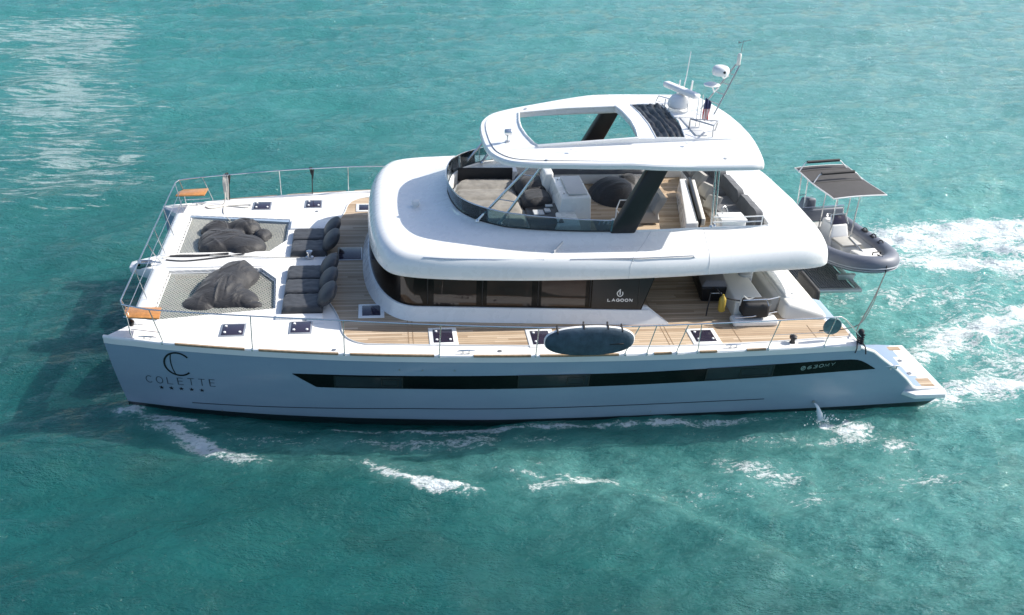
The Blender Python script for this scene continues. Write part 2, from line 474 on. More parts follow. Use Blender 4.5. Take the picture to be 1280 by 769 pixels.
    # wakes of the two hulls and the churned strip between them
    streak([(19.4, -3.9), (21, -3.7), (24, -3.8), (30, -4.2), (48, -5)], .75, .86, .25, .12)
    streak([(19.8, -2.6), (22, -1.2), (25, .2), (32, 2.0), (50, 5)], .8, .93, 0, .2)
    streak([(19.6, 4.6), (22, 5.4), (25, 5.9), (30, 6.8), (50, 10)], 1.2, .84, .5, .12)
    streak([(20.5, 4.0), (23, 3.6), (26, 3.2), (34, 2.6), (52, 1)], .8, .88, .2, .2)
    streak([(17, 2), (20, 1.0), (24, 1.6), (34, 1)], 2.0, .50, 0, .3)
    streak([(20.2, -4.9), (22, -5.4), (26, -6.6)], .5, .55)
    streak([(20.5, -3.2), (24, -2.6), (30, -2.4), (48, -2)], 1.3, .72, 0, .2); streak([(20, 5), (24, 4.4), (30, 4.6), (48, 5)], 1.5, .72, 0, .2); patch(27, 1, 9, 5, .52); patch(23, -1, 3.5, 2.5, .60); patch(24.5, 5.5, 4, 2.2, .68); patch(24, -8, 5, 2.5, .42); patch(13, -7.2, 6, 1.8, .36); aer(25, 1, 8, 4.5, 1.0); aer(21, -5.5, 5, 2.2, .6); aer(15.5, -9, 5, 3, .38, -.2); aer(11.5, -7, 3.5, 1.2, .35)
    aer(6, -5.4, 5, .8, .5, -.15); aer(19, -9.5, 4, 3, .35); aer(30, 12, 14, 8, .45); aer(22, 9, 7, 2.5, .25); aer(34, 3, 14, 8, .8)
    # sun and sky glints painted in as pale streaks, left and right
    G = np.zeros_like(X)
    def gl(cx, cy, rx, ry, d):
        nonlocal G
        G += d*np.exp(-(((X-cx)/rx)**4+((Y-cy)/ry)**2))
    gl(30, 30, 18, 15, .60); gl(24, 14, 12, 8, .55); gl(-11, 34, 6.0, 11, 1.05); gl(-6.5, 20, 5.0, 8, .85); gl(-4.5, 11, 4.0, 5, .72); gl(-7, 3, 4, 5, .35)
    # rougher churn where there is foam: heaps and hollows of broken water
    T = np.zeros_like(X)
    for k in range(40):
        lam = rng.uniform(.35, 1.6); th = rng.uniform(0, 6.28)
        T += lam*np.sin((math.cos(th)*X+math.sin(th)*Y)*6.28/lam+rng.uniform(0, 6.28)+1.5*np.sin(X*rng.uniform(.5, 2)+k)+1.5*np.sin(Y*rng.uniform(.5, 2)))
    Z += .009*np.clip(F+.45*np.clip(A, 0, 1), 0, 1)*T
    # flatten to nothing at the rim so that it meets the open sea
    ed = np.minimum(np.minimum(X-xs[0], xs[-1]-X), np.minimum(Y-ys[0], ys[-1]-Y))
    Z *= np.clip(ed/3, 0, 1)
    me = bpy.data.meshes.new('water')
    co = np.stack([X, Y, Z], -1).reshape(-1, 3)
    i = np.arange(nx-1)[None, :]+np.arange(ny-1)[:, None]*nx
    q = np.stack([i, i+1, i+1+nx, i+nx], -1).reshape(-1, 4)
    # open sea: a skirt of big sheets sharing the rim corners
    far = 3500; n0 = len(co)
    cs = [0, nx-1, nx*ny-1, nx*(ny-1)]
    outer = np.array([(-far, -far, 0), (far, -far, 0), (far, far, 0), (-far, far, 0)], float)
    rimc = co[cs].copy(); rimc[:, 2] = 0
    co = np.concatenate([co, outer, rimc]); m = len(co)
    q2 = np.array([[n0+a, n0+(a+1) % 4, n0+4+(a+1) % 4, n0+4+a] for a in range(4)])
    q = np.concatenate([q, q2])
    me.vertices.add(m); me.vertices.foreach_set('co', co.ravel())
    me.loops.add(q.size); me.loops.foreach_set('vertex_index', q.ravel().astype(np.int32))
    me.polygons.add(len(q)); me.polygons.foreach_set('loop_start', np.arange(0, q.size, 4, dtype=np.int32))
    me.polygons.foreach_set('loop_total', np.full(len(q), 4, dtype=np.int32))
    me.update(); me.validate()
    me.polygons.foreach_set('use_smooth', [True]*len(me.polygons))
    D = np.clip((Y+12)/34, 0, 1)*.75+np.clip((X-6)/22, 0, 1)*.42+np.clip((-2-X)/12, 0, 1)*.12  # water lightened with distance, in place of sky reflection
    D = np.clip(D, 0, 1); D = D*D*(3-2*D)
    P = np.clip((X-4)/26, 0, 1)*np.clip((Y+2)/26, 0, 1)  # sun glare off the far right, painted as paler water
    for nm, arr in (('foam', F), ('bubbles', A), ('glint_ruffle', G), ('sky_sheen', D), ('pale', P)):
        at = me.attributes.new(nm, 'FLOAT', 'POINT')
        full = np.full(m, 1.0 if nm == 'sky_sheen' else 0.0, dtype=np.float32); full[:n0] = np.clip(arr, 0, 1.2).ravel()
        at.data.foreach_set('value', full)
    o = bpy.data.objects.new('water', me); S.collection.objects.link(o)
    o['kind'] = 'structure'
    t = NT('sea_water')
    def att(n): a = t.n('ShaderNodeAttribute', attribute_name=n); return a.outputs['Fac']
    foam, bub, glint_ruf = att('foam'), att('bubbles'), att('glint_ruffle')
    v = t.coord((1, 1, 1))
    big = t.noise(v, .07, 4, .55); mid = t.noise(t.coord((.55, 1.1, 1)), .8, 5, .6, .6)
    # sky sheen painted into the water colour: deep green close in, pale turquoise further out and in the wake
    sky_sheen = att('sky_sheen')
    c = t.mix(sky_sheen, t.ramp(big, [(.32, (.005, .046, .048)), (.68, (.010, .078, .077))]), t.ramp(big, [(.32, (.034, .185, .182)), (.68, (.060, .245, .235))]))
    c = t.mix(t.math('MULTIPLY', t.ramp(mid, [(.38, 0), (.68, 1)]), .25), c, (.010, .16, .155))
    c = t.mix(t.math('MULTIPLY', att('pale'), .55), c, (.13, .30, .29))  # glare tint mixed into the water colour
    # bubbles carried under the surface, drawn out in swirls
    sw = t.noise(t.coord((.9, 1.2, 1)), 2.6, 9, .75, .5)
    bm_ = t.math('MULTIPLY', bub, t.ramp(sw, [(.36, .12), (.66, 1)]))
    c = t.mix(t.math('MINIMUM', bm_, .8), c, (.12, .36, .33))
    # surface foam: torn filaments and specks that close up where it is dense
    def ridged(vec, sc, det, dist):
        n = t.noise(vec, sc, det, .65, dist)
        return t.math('SUBTRACT', 1.0, t.math('MULTIPLY', t.math('ABSOLUTE', t.math('SUBTRACT', n, .5)), 4.0))
    va = t.coord((.55, 1.35, 1))
    fil = ridged(va, 1.5, 6, .8); fil2 = ridged(va, 4.6, 6, .5)
    speck = t.noise(v, 9.0, 6, .75)
    big_f = t.noise(va, .55, 4, .6)
    lace = t.math('ADD', t.math('MULTIPLY', fil, .34), t.math('MULTIPLY', fil2, .26))
    lace = t.math('ADD', lace, t.math('MULTIPLY', speck, .62))
    lace = t.math('ADD', lace, t.math('MULTIPLY', big_f, .40))
    th = t.math('SUBTRACT', 1.36, t.math('MULTIPLY', foam, .78))
    fm = t.math('MULTIPLY', t.math('SUBTRACT', lace, th), 6.5)
    fm = t.math('MINIMUM', t.math('MAXIMUM', fm, 0), 1)
    fm = t.math('MULTIPLY', fm, t.math('GREATER_THAN', foam, .03))
    # milky water full of fine bubbles around the foam
    milk = t.math('MULTIPLY', t.math('MULTIPLY', foam, foam), t.math('MULTIPLY_ADD', fil, .35, .40))
    c = t.mix(t.math('MINIMUM', t.math('MAXIMUM', milk, 0), .75), c, (.22, .50, .47))
    wind = t.noise(t.coord((.35, 1.7, 1)), 2.3, 8, .74, .4)  # streaky noise that shapes the painted glints
    wf = t.math('MULTIPLY', t.math('SUBTRACT', wind, t.math('SUBTRACT', .90, t.math('MULTIPLY', glint_ruf, .42))), 4.5)
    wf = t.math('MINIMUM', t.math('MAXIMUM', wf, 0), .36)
    fm = t.math('MAXIMUM', fm, wf)  # painted glints share the foam colour
    fm2 = t.math('MULTIPLY', fm, .92)
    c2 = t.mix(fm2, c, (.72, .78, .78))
    rough = t.math('ADD', t.math('MULTIPLY', fm, .5), .05)
    # ripples, as normals: three sizes, drawn out along the crests
    r1 = t.noise(t.coord((.55, 1.35, 1)), 3.2, 5, .62, .5)
    r2 = t.noise(t.coord((.8, 1.5, 1)), 9.5, 4, .6, .3)
    r3 = t.noise(v, 24, 3, .6)
    h = t.math('ADD', t.math('MULTIPLY', r1, .17), t.math('MULTIPLY', r2, .075))
    h = t.math('ADD', h, t.math('MULTIPLY', r3, .006))
    h = t.math('ADD', h, t.math('MULTIPLY', t.math('MULTIPLY', t.noise(t.coord((.35, 1.6, 1)), 1.5, 4, .6), glint_ruf), .25))
    h = t.math('ADD', h, t.math('MULTIPLY', fm, .02))
    nm = t.n('ShaderNodeBump'); nm.inputs['Strength'].default_value = 1.0; nm.inputs['Distance'].default_value = 1.0
    t.l(h, nm.inputs['Height'])
    b = t.bsdf(c2, rough, 0, nm.outputs[0], 0, .5); b.inputs['IOR'].default_value = 1.333
    # light spreads sideways inside the water, so the boat's shade has no hard rim
    b.subsurface_method = 'BURLEY'
    t.l(t.math('MULTIPLY', t.math('SUBTRACT', 1.0, fm), .60), b.inputs['Subsurface Weight'])
    b.inputs['Subsurface Radius'].default_value = (.5, 1.0, 1.0); b.inputs['Subsurface Scale'].default_value = 5.0
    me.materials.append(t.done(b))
build_water()
# ================================================================== THE CATAMARAN
CAT = thing('catamaran', 'large white two-deck motor catamaran with teak decks under way on turquoise water', 'yacht', (9.6, 0, 0))
SH = [(0, 3.72), (.3, 3.82), (.64, 3.9), (1.27, 4.08), (3.17, 4.47), (5.22, 4.78), (7.2, 4.97), (8.84, 5.07), (11.3, 5.14), (13.5, 5.12), (15.4, 5.06), (16.9, 4.99), (18, 4.98), (19.45, 4.97)]
WLN = [(0, 3.30), (.21, 3.36), (1.88, 3.80), (3.7, 4.15), (6, 4.45), (8.97, 4.69), (14, 4.69), (17, 4.66), (19.45, 4.55)]
TIN = [(0, 3.66), (.3, 3.42), (.8, 3.06), (3.6, 2.60), (6, 2.45), (17, 2.55), (19.45, 2.6)]
WIN = [(0, 3.26), (.2, 3.24), (2, 3.05), (6, 2.95), (19.45, 3.1)]
TOP = [(0, 1.97), (16.3, 1.96), (16.7, 1.945), (16.95, 1.88), (17.29, 1.75), (17.61, 1.50), (17.99, 1.22), (18.35, .90), (18.62, .62), (18.75, .55), (19.45, .50)]
def outerY(x, z):
    a = cub(x, WLN); b = cub(x, SH); t = max(-.3, z/1.98)
    return a+(b-a)*(1-(1-t)**1.6 if t < 1 else 1)
def rake(x, z): return x+.24*(1-max(-.2, z)/1.98)*max(0, 1-x/2.2)
TREAD = [(16.95, 1.90), (16.96, 1.30), (17.40, 1.30), (17.41, .95), (17.85, .95), (17.86, .55), (18.75, .545), (19.45, .495)]

def hull_mesh(sgn):
    mb = MB()
    xs = [i*.12 for i in range(int(16.9/.12))]+[16.9, 16.95, 16.96, 17.1, 17.29, 17.4, 17.41, 17.61, 17.85, 17.86, 18.0, 18.2, 18.35, 18.5, 18.62, 18.75, 18.95, 19.2, 19.4, 19.45]
    xs[0] = 0.004
    rings = []
    for x in xs:
        R = []; zt = lin(x, TOP) if x > 16.3 else 1.965
        for k in range(15):
            z = -.5+(zt+.5)*k/14
            xx = rake(x, z); y = outerY(xx, z) if z > -.05 else outerY(xx, -.05)-(-z-.05)*1.1
            if x > 19.3 and z < .22: xx -= (.22-z)*.8
            R.append((xx, sgn*y, z))
        yo = outerY(x, zt); yi = lin(x, TIN)
        if x > 16.96:
            tz = min(lin(x, TREAD), zt)
            yy = min(yo-.14, yo)
            R += [(x, sgn*yy, zt), (x, sgn*(yy-.02), tz), (x, sgn*yi, tz)]
        else:
            R += [(x, sgn*(yo*.97+yi*.03), zt), (x, sgn*(yo*.5+yi*.5), zt-.004), (x, sgn*yi, zt-.012)]
        wi = lin(x, WIN)
        zt2 = R[-1][2]
        for k in range(1, 9):
            z = zt2-(zt2+.5)*k/8; t = max(0, z/1.98)
            xx = rake(x, z)
            yi2 = wi+(yi-wi)*min(1, t)
            yi2 = min(yi2, outerY(xx, max(z, -.05))-.05)
            if z < 0: yi2 += -z*.9
            R.append((xx, sgn*min(yi2, outerY(xx, -.05)-.05 if z < 0 else 9), z))
        rings.append(R)
    return mb.loft(rings, True, True, True)

HULLS = {}
for sgn, lab in ((-1, 'near hull with the boat name on its bow'), (1, 'far hull, mostly hidden behind the deck')):
    HULLS[sgn] = part('hull', hull_mesh(sgn), 'hull', CAT, angle=32, label=lab)
HN = HULLS[-1]
def onhull(x, z, off=.008):
    return (x, -(outerY(x, z)+off), z)

# dark window band along the near topside
BT = [(4.08, 1.425), (4.68, 1.437), (6.41, 1.455), (9.0, 1.485), (11.74, 1.503), (14.74, 1.571), (16.30, 1.600), (16.80, 1.592), (17.0, 1.56), (17.2, 1.455), (17.45, 1.29)]
BB = [(4.08, 1.415), (4.59, 1.060), (6.41, 1.082), (9.0, 1.100), (11.79, 1.140), (13.67, 1.175), (15.6, 1.230), (16.98, 1.262), (17.45, 1.284)]
def band(x0, x1, top, bot, off, th=.0, step=.1, thick=.03):
    mb = MB(); n = max(2, int((x1-x0)/step)); rings = []
    for i in range(n+1):
        x = x0+(x1-x0)*i/n; zt, zb = top(x), bot(x)
        if zt-zb < .004: zt = zb+.004
        o = onhull(x, zt, off); u = onhull(x, (zt+zb)/2, off); w = onhull(x, zb, off)
        bi = onhull(x, zb, off-thick); ti = onhull(x, zt, off-thick)
        rings.append([o, u, w, bi, ti])
    return mb.loft(rings, True, True, True)
bt = lambda x: lin(x, BT)
bb = lambda x: lin(x, BB)
WB = part('window_band', band(4.08, 17.45, bt, bb, .007), 'hull_glass', HN, angle=60)
def hull_pane(x0, x1, zt0, zt1, zb0, zb1, vent=None):
    f = lambda a, b: (lambda x: a+(b-a)*(x-x0)/(x1-x0))
    p = part('window', band(x0, x1, f(zt0-.012, zt1-.012), f(zb0+.012, zb1+.012), .012, thick=.004), 'hull_pane', HN, angle=60)
    # frame
    mb = MB()
    for (a, b, t_, b_) in ((x0-.03, x1+.03, f(zt0+.012, zt1+.012), f(zt0-.012, zt1-.012)), (x0-.03, x1+.03, f(zb0+.012, zb1+.012), f(zb0-.012, zb1-.012)),
                           (x0-.03, x0, f(zt0, zt0), f(zb0, zb0)), (x1, x1+.03, f(zt1, zt1), f(zb1, zb1))):
        q = band(a, b, t_, b_, .02, thick=.012); mb.add(q.v, q.f)
    if vent:
        a, b = vent; zt = (zt0+zt1)/2-.06; zb = (zb0+zb1)/2+.06
        for (p0, p1, c, d) in ((a, b, zt, zt-.02), (a, b, zb+.02, zb), (a, a+.025, zt, zb), (b-.025, b, zt, zb)):
            q = band(p0, p1, lambda x: c, lambda x: d, .018, thick=.006); mb.add(q.v, q.f)
    p.parent = HN
    return p, mb
# three opening windows set into the band
for args in ((5.0, 6.45, 1.41, 1.42, 1.085, 1.105, (6.0, 6.38)), (9.03, 10.58, 1.475, 1.485, 1.135, 1.15, (10.1, 10.5)), (13.32, 14.88, 1.535, 1.56, 1.195, 1.225, (14.1, 14.8))):
    p, fr = hull_pane(*args)
    part('window_frame', fr, 'black', p)
# thin spray chine scored along the topside
part('chine_line', band(1.75, 14.9, lambda x: .315+.16*min(1, (x-1.7)/5)+.03*max(0, (x-6.7)/8), lambda x: .295+.16*min(1, (x-1.7)/5)+.03*max(0, (x-6.7)/8), .010, thick=.02), 'letter_grey', HN)

# --- lettering: strokes laid on the topside
def arc(cx, cy, rx, ry, a0, a1, n=22): return [(cx+rx*math.cos(math.radians(a0+(a1-a0)*i/n)), cy+ry*math.sin(math.radians(a0+(a1-a0)*i/n))) for i in range(n+1)]
GL = {  # strokes in a box 1 wide, 1 high
    'C': [arc(.55, .5, .5, .5, 45, 315)], 'O': [arc(.5, .5, .5, .5, 90, 450, 28)], 'L': [[(.08, 1), (.08, 0), (.9, 0)]],
    'E': [[(.9, 1), (.08, 1), (.08, 0), (.9, 0)], [(.08, .52), (.8, .52)]], 'T': [[(0, 1), (1, 1)], [(.5, 1), (.5, 0)]],
    'A': [[(0, 0), (.5, 1), (1, 0)], [(.2, .3), (.8, .3)]], 'G': [arc(.55, .5, .5, .5, 45, 300)+[(1.0, .2), (1.0, .48), (.6, .48)]],
    'N': [[(.05, 0), (.05, 1), (.95, 0), (.95, 1)]], 'M': [[(0, 0), (.08, 1), (.5, .2), (.92, 1), (1, 0)]], 'Y': [[(0, 1), (.5, .5), (1, 1)], [(.5, .5), (.5, 0)]],
    '6': [[(.85, 1), (.45, 1), (.12, .75), (.05, .3), (.25, 0), (.75, 0), (.95, .28), (.75, .55), (.2, .55)]],
    '3': [[(.05, 1), (.85, 1), (.9, .75), (.7, .53), (.35, .53)], [(.7, .53), (.95, .3), (.8, 0), (.05, 0)]],
    '0': [[(.25, 0), (.75, 0), (.97, .25), (.97, .75), (.75, 1), (.25, 1), (.03, .75), (.03, .25), (.25, 0)]],
}
def word(mb, txt, u0, u1, v0, v1, h, w, gw, fn, slant=0):
    """letters of height h spread from (u0, v0) to (u1, v1), each gw wide"""
    n = len(txt)
    for i, ch in enumerate(txt):
        t = i/(n-1) if n > 1 else 0
        bu, bv = u0+(u1-gw-u0)*t, v0+(v1-v0)*t
        for st in GL[ch]:
            mb.ribbon([(bu+p[0]*gw+p[1]*h*slant, bv+p[1]*h+(v1-v0)/(u1-u0)*p[0]*gw) for p in st], w, fn)
    return mb
hf = lambda u, v: onhull(u, v, .007)
lt = MB(); word(lt, 'COLETTE', .80, 2.37, .835, .895, .20, .017, .145, hf)
part('lettering', lt, 'letter_grey', HN, smooth=False, label='boat name COLETTE in thin grey capitals on the bow')
lg = MB()
lg.ribbon(arc(1.60, 1.465, .30, .315, 40, 318, 40), .042, hf)
lg.ribbon([(1.47, 1.755), (1.448, 1.62), (1.446, 1.48), (1.462, 1.34), (1.50, 1.20), (1.53, 1.165)], .024, hf)
part('emblem', lg, 'black', HN, smooth=False, label='round letter C emblem above the boat name')
for i, (u, v) in enumerate([(1.12, .716), (1.345, .726), (1.57, .735), (1.80, .740), (2.03, .742)]):
    st = MB(); P = [(u+(.062 if k % 2 == 0 else .025)*math.sin(math.pi*k/5), v+(.062 if k % 2 == 0 else .025)*math.cos(math.pi*k/5)) for k in range(10)]
    vs = [hf(u, v)]+[hf(*p) for p in P]
    st.add(vs, [(0, 1+k, 1+(k+1) % 10) for k in range(10)])
    part('star', st, 'black', HN, smooth=False)
ml = MB(); hf2 = lambda u, v: onhull(u, v, .016)
word(ml, '630', 15.72, 16.10, 1.395, 1.425, .080, .017, .10, hf2, .15)
word(ml, 'MY', 16.14, 16.38, 1.430, 1.445, .085, .010, .10, hf2, .15)
ml.ribbon(arc(15.62, 1.425, .05, .055, 60, 420, 16), .02, hf2); ml.ribbon([(15.60, 1.40), (15.64, 1.46)], .03, hf2)
part('model_lettering', ml, 'letter_dim', HN, smooth=False)
# overboard discharge fitting
part('outlet', MB().lathe([(.035, 0), (.035, .03), (.022, .03), (.022, .01)], (16.18, -outerY(16.18, .33)-.025, .33), 12, 'Y'), 'steel_dull', HN)
for (x, z) in ((2.4, .12), (12.2, .24), (6.4, 1.62), (6.9, 1.62), (7.6, 1.62)):
    part('skin_fitting', MB().lathe([(.02, 0), (.02, .012)], (x, -outerY(x, z)-.010, z), 10, 'Y'), 'steel_dull', HN)

# ------------------------------------------------------------------ decks
ZD = 1.975
near_net = [(.83, -.42), (3.08, -.36), (3.50, -.98), (3.60, -2.55), (.83, -3.00)]
far_net = [(.83, 3.12), (3.60, 2.75), (3.60, 1.34), (3.20, .64), (.83, .60)]
def sheer(x, s): return s*(cub(x, SH)+.012)
outl = [(x, sheer(x, -1)) for x in [.02, .15, .3, .64, 1.27, 2.2, 3.17, 4.2, 5.22, 6.2, 7.2, 8.84, 10, 11.3, 12.4, 13.5, 15.4, 16.3, 16.93]]
aft = [(16.93, -3.95), (16.62, -3.90), (16.62, 3.90), (16.93, 3.95)]
far_o = [(x, -y) for x, y in outl][::-1]
front = [(.12, 3.60), (.46, 3.22), (.46, .42), (.02, .22), (.02, -.18), (.46, -.36), (.46, -3.20), (.12, -3.60)]
poly = outl+aft+far_o+front
dk = MB().prism(poly, ZD-.13, ZD, holes=(near_net, far_net))
part('deck', dk, 'nonskid', CAT, angle=30)
# rounded gunwale lip on both sides and a teak rubbing strip in lengths
for s in (-1, 1):
    xs = [.02+i*.2 for i in range(85)]+[16.95, 17.1, 17.29, 17.45, 17.61, 17.8, 17.99, 18.2, 18.35, 18.5, 18.62, 18.75, 19.0, 19.45]
    pts = [(x, s*(outerY(x, lin(x, TOP))-.035), lin(x, TOP)+.012) for x in xs]
    part('gunwale', MB().tube(pts, .042, 8), 'gel', CAT)
for s in (-1, 1):
    for (a, b) in ((1.6, 3.1), (3.4, 5.1), (5.35, 7.15), (8.0, 9.25), (9.45, 11.2), (12.0, 12.4), (13.05, 13.45), (14.15, 14.6)):
        pts = [(a+(b-a)*i/10, s*(cub(a+(b-a)*i/10, SH)-.005), ZD+.028) for i in range(11)]
        mb = MB()
        mb.loft([[(x, y-.025*s*-1, z-.02), (x, y+.025*s, z-.02), (x, y+.02*s, z+.022), (x, y-.03*s, z+.022)] for x, y, z in pts], True, True, True)
        part('rubbing_strip', mb, 'woodtrim', CAT)
# swim platforms at the foot of each stern stair
for s in (-1, 1):
    yo = 4.94
    P = [(18.35, s*2.60), (19.46, s*2.60), (19.50, s*(yo-.15)), (19.42, s*yo), (18.64, s*yo), (18.4, s*(yo-.22))]
    pl = part('swim_platform', MB().prism(P, .40, .522, .02), 'gel', CAT)
    part('teak_inlay', MB().box(18.50, 19.30, min(s*2.68, s*2.86), max(s*2.68, s*2.86), .50, .529), 'teak', pl)
    part('teak_inlay', MB().box(18.80, 19.32, min(s*4.22, s*4.72), max(s*4.22, s*4.72), .50, .529), 'teak', pl)
    part('hatch', MB().box(18.6, 19.3, min(s*3.2, s*4.1), max(s*3.2, s*4.1), .50, .534, .01), 'gel', pl)
    for (yy, xx) in ((3.4, 19.0), (4.0, 18.95), (3.7, 18.5)):
        part('deck_ring', MB().lathe([(.055, 0), (.06, .012), (.03, .014), (.03, .004)], (xx, s*yy, .533), 14), 'steel_dull', pl)
# transverse beam, centre spine, seagull striker stub at the bow
cb = MB()
R = []
for y in [-3.2+6.4*i/30 for i in range(31)]:
    z = ZD+.022; R.append([(.47, y, z-.26), (.43, y, z-.1), (.46, y, z-.02), (.52, y, z+.012), (.72, y, z+.014), (.80, y, z-.02), (.80, y, z-.24)])
cb.loft(R, True, True, True)
part('cross_beam', cb, 'gel', CAT)
sp = MB()
sp.hexa([(-.12, -.22, ZD-.14), (.5, -.42, ZD-.3), (.5, .5, ZD-.3), (-.12, .12, ZD-.14)], [(-.15, -.2, ZD+.005), (.5, -.36, ZD+.038), (.5, .46, ZD+.038), (-.15, .14, ZD+.005)], .03)
sp.hexa([(.5, -.34, ZD-.2), (3.1, -.30, ZD-.2), (3.1, .56, ZD-.2), (.5, .46, ZD-.2)], [(.5, -.31, ZD+.04), (3.6, -.27, ZD+.02), (3.6, .54, ZD+.02), (.5, .42, ZD+.04)], .02)
part('bowsprit', sp, 'gel', CAT)
# recess in front of the sun pads: shadowed step lines and locker lids
for (x0, x1, y0, y1) in ((3.64, 4.7, 2.0, 2.6), (3.64, 4.7, -3.12, -2.92)):
    part('locker_lid', MB().box(x0, x1, y0, y1, ZD-.01, ZD+.05, .02), 'gel', CAT)
for y in (-3.62, -4.05):
    pts = [(1.0+i*.5, y-(i-8)*.03*(1 if y < -3.8 else .4), ZD+.003) for i in range(8)]
for s in (-1, 1):
    part('deck_seam', MB().tube([(1.2, s*3.63, ZD), (2.6, s*3.98, ZD), (4.9, s*4.30, ZD)], .006, 4), 'lid', CAT)
    part('deck_seam', MB().tube([(1.2, s*3.3, ZD), (2.4, s*3.2, ZD), (4.75, s*3.36, ZD)], .006, 4), 'lid', CAT)

# trampolines: woven net with a laced edge
def inside(p, P):
    c = False; x, y = p
    for i in range(len(P)):
        (x1, y1), (x2, y2) = P[i], P[i-1]
        if (y1 > y) != (y2 > y) and x < (x2-x1)*(y-y1)/(y2-y1)+x1: c = not c
    return c
def clip_line(p, d, P):
    ts = []
    for i in range(len(P)):
        a = Vector(P[i-1]); b = Vector(P[i]); e = b-a
        den = d.x*e.y-d.y*e.x
        if abs(den) < 1e-9: continue
        w = a-p; t = (w.x*e.y-w.y*e.x)/den; u = (w.x*d.y-w.y*d.x)/den
        if 0 <= u < 1: ts.append(t)
    ts.sort(); return [(ts[i], ts[i+1]) for i in range(0, len(ts)-1, 2)]
def net(P, name):
    cx = sum(p[0] for p in P)/len(P); cy = sum(p[1] for p in P)/len(P)
    Q = [(cx+(x-cx)*.965, cy+(y-cy)*.965) for x, y in P]
    mb = MB(); sag = lambda x, y: ZD-.07-.05*max(0, 1-((x-cx)/1.5)**2)*max(0, 1-((y-cy)/1.4)**2)
    for ang, r in ((math.radians(45), .0062), (math.radians(-45), .0062)):
        d = Vector((math.cos(ang), math.sin(ang))); n = Vector((-d.y, d.x))
        for k in range(-46, 47):
            o = Vector((cx, cy))+n*k*.062
            for (a, b) in clip_line(o, d, Q):
                if b-a < .05: continue
                m = max(2, int((b-a)/.5)); pts = []
                for i in range(m+1):
                    q = o+d*(a+(b-a)*i/m); pts.append((q.x, q.y, sag(q.x, q.y)))
                mb.tube(pts, r, 3, caps=False)
    o = part(name, mb, 'net', CAT, smooth=False)
    ed = MB(); ed.tube([(x, y, ZD-.07) for x, y in Q], .016, 6, closed=True)
    for i in range(len(P)):      # zig-zag lacing to the deck edge
        a, b = Vector(P[i-1]), Vector(P[i]); a2, b2 = Vector(Q[i-1]), Vector(Q[i]); m = int((b-a).length/.10)
        pts = []
        for k in range(m+1):
            t = k/m; q = a.lerp(b, t) if k % 2 else a2.lerp(b2, t)
            pts.append((q.x, q.y, ZD-.01 if k % 2 else ZD-.07))
        ed.tube(pts, .011, 4, caps=False)
    part('lacing', ed, 'paint', o)
    return o
net(near_net, 'trampoline'); net(far_net, 'trampoline')

# ------------------------------------------------------------------ teak
side = [(4.66, 0.1), (4.66, -.9), (4.78, -2.1), (4.95, -2.7), (5.08, -3.2), (5.16, -3.75), (5.30, -4.08), (5.6, -4.30), (6.1, -4.37), (8.9, -4.58), (12.33, -4.78), (14.5, -4.74), (16.6, -4.62), (16.86, -4.55), (16.86, -4.0), (16.55, -3.9), (16.55, 0.1)]
sideS = [(x, -y) for x, y in side][::-1]
tk = MB(); tk.prism(side[1:-1]+[(16.55, .1), (4.66, .1)], ZD-.01, ZD+.006)
tk.prism([(4.66, .1)]+[(16.55, .1)]+sideS[1:-1], ZD-.01, ZD+.006)
TK = part('teak_deck', tk, 'teak', CAT, smooth=False)
# pale margin around the teak, and cross seams
mg = MB()
for s in (-1, 1):
    P = [(4.66, 0), (4.66, s*.9), (4.78, s*2.1), (4.95, s*2.7), (5.08, s*3.2), (5.16, s*3.75), (5.30, s*4.08), (5.6, s*4.30), (6.1, s*4.37), (8.9, s*4.58), (12.33, s*4.78), (14.5, s*4.74), (16.86, s*4.57)]
    P = smooth_path([(x, y, ZD+.006) for x, y in P], 5)
    mg.tube(P, .022, 6)
part('deck_edging', mg, 'lid', TK)
sm = MB()
for (x, y0, y1) in ((12.46, -4.74, -3.62), (12.55, -4.74, -3.62), (6.62, -4.4, -3.1), (6.72, -4.4, -3.15), (16.0, -4.66, -4.0), (16.45, -4.6, -4.0), (14.15, -4.7, -3.8), (12.45, -3.5, 3.5)):
    part('seam', MB().box(x, x+.02, y0, y1, ZD, ZD+.0105), 'woodtrim', TK, smooth=False)

def hatch(x0, x1, y0, y1, frame='alu', pz=ZD, latches=True, wide=.0):
    mb = MB(); mb.box(x0-.04-wide, x1+.04+wide, y0-.04-wide, y1+.04+wide, pz-.005, pz+.022, .012)
    h = part('deck_hatch', mb, 'gel' if wide else frame, CAT)
    part('pane', MB().box(x0, x1, y0, y1, pz+.01, pz+.034, .012), 'hatch_glass', h)
    if latches:
        for (x, y) in ((x0+.07, y0+.1), (x0+.07, y1-.1), (x1-.07, y0+.1)):
            part('latch', MB().lathe([(.03, 0), (.03, .02), (.012, .03)], (x, y, pz+.032), 10), 'paint', h)
    return h
hatch(2.52, 2.99, -3.80, -3.32); hatch(4.02, 4.45, -3.76, -3.28)
hatch(2.52, 2.97, 3.48, 3.98); hatch(3.98, 4.40, 3.58, 4.08)
for args in ((7.18, 7.62, -4.38, -3.80), (9.38, 9.80, -4.58, -3.98), (13.12, 13.60, -4.66, -4.14)): hatch(*args, wide=.06)
hatch(5.60, 6.02, -3.05, -2.56, wide=.05, latches=False); hatch(5.49, 5.80, 3.32, 3.72, wide=.05, latches=False)
hatch(4.99, 5.56, .03, .74, frame='steel_dull', latches=False)
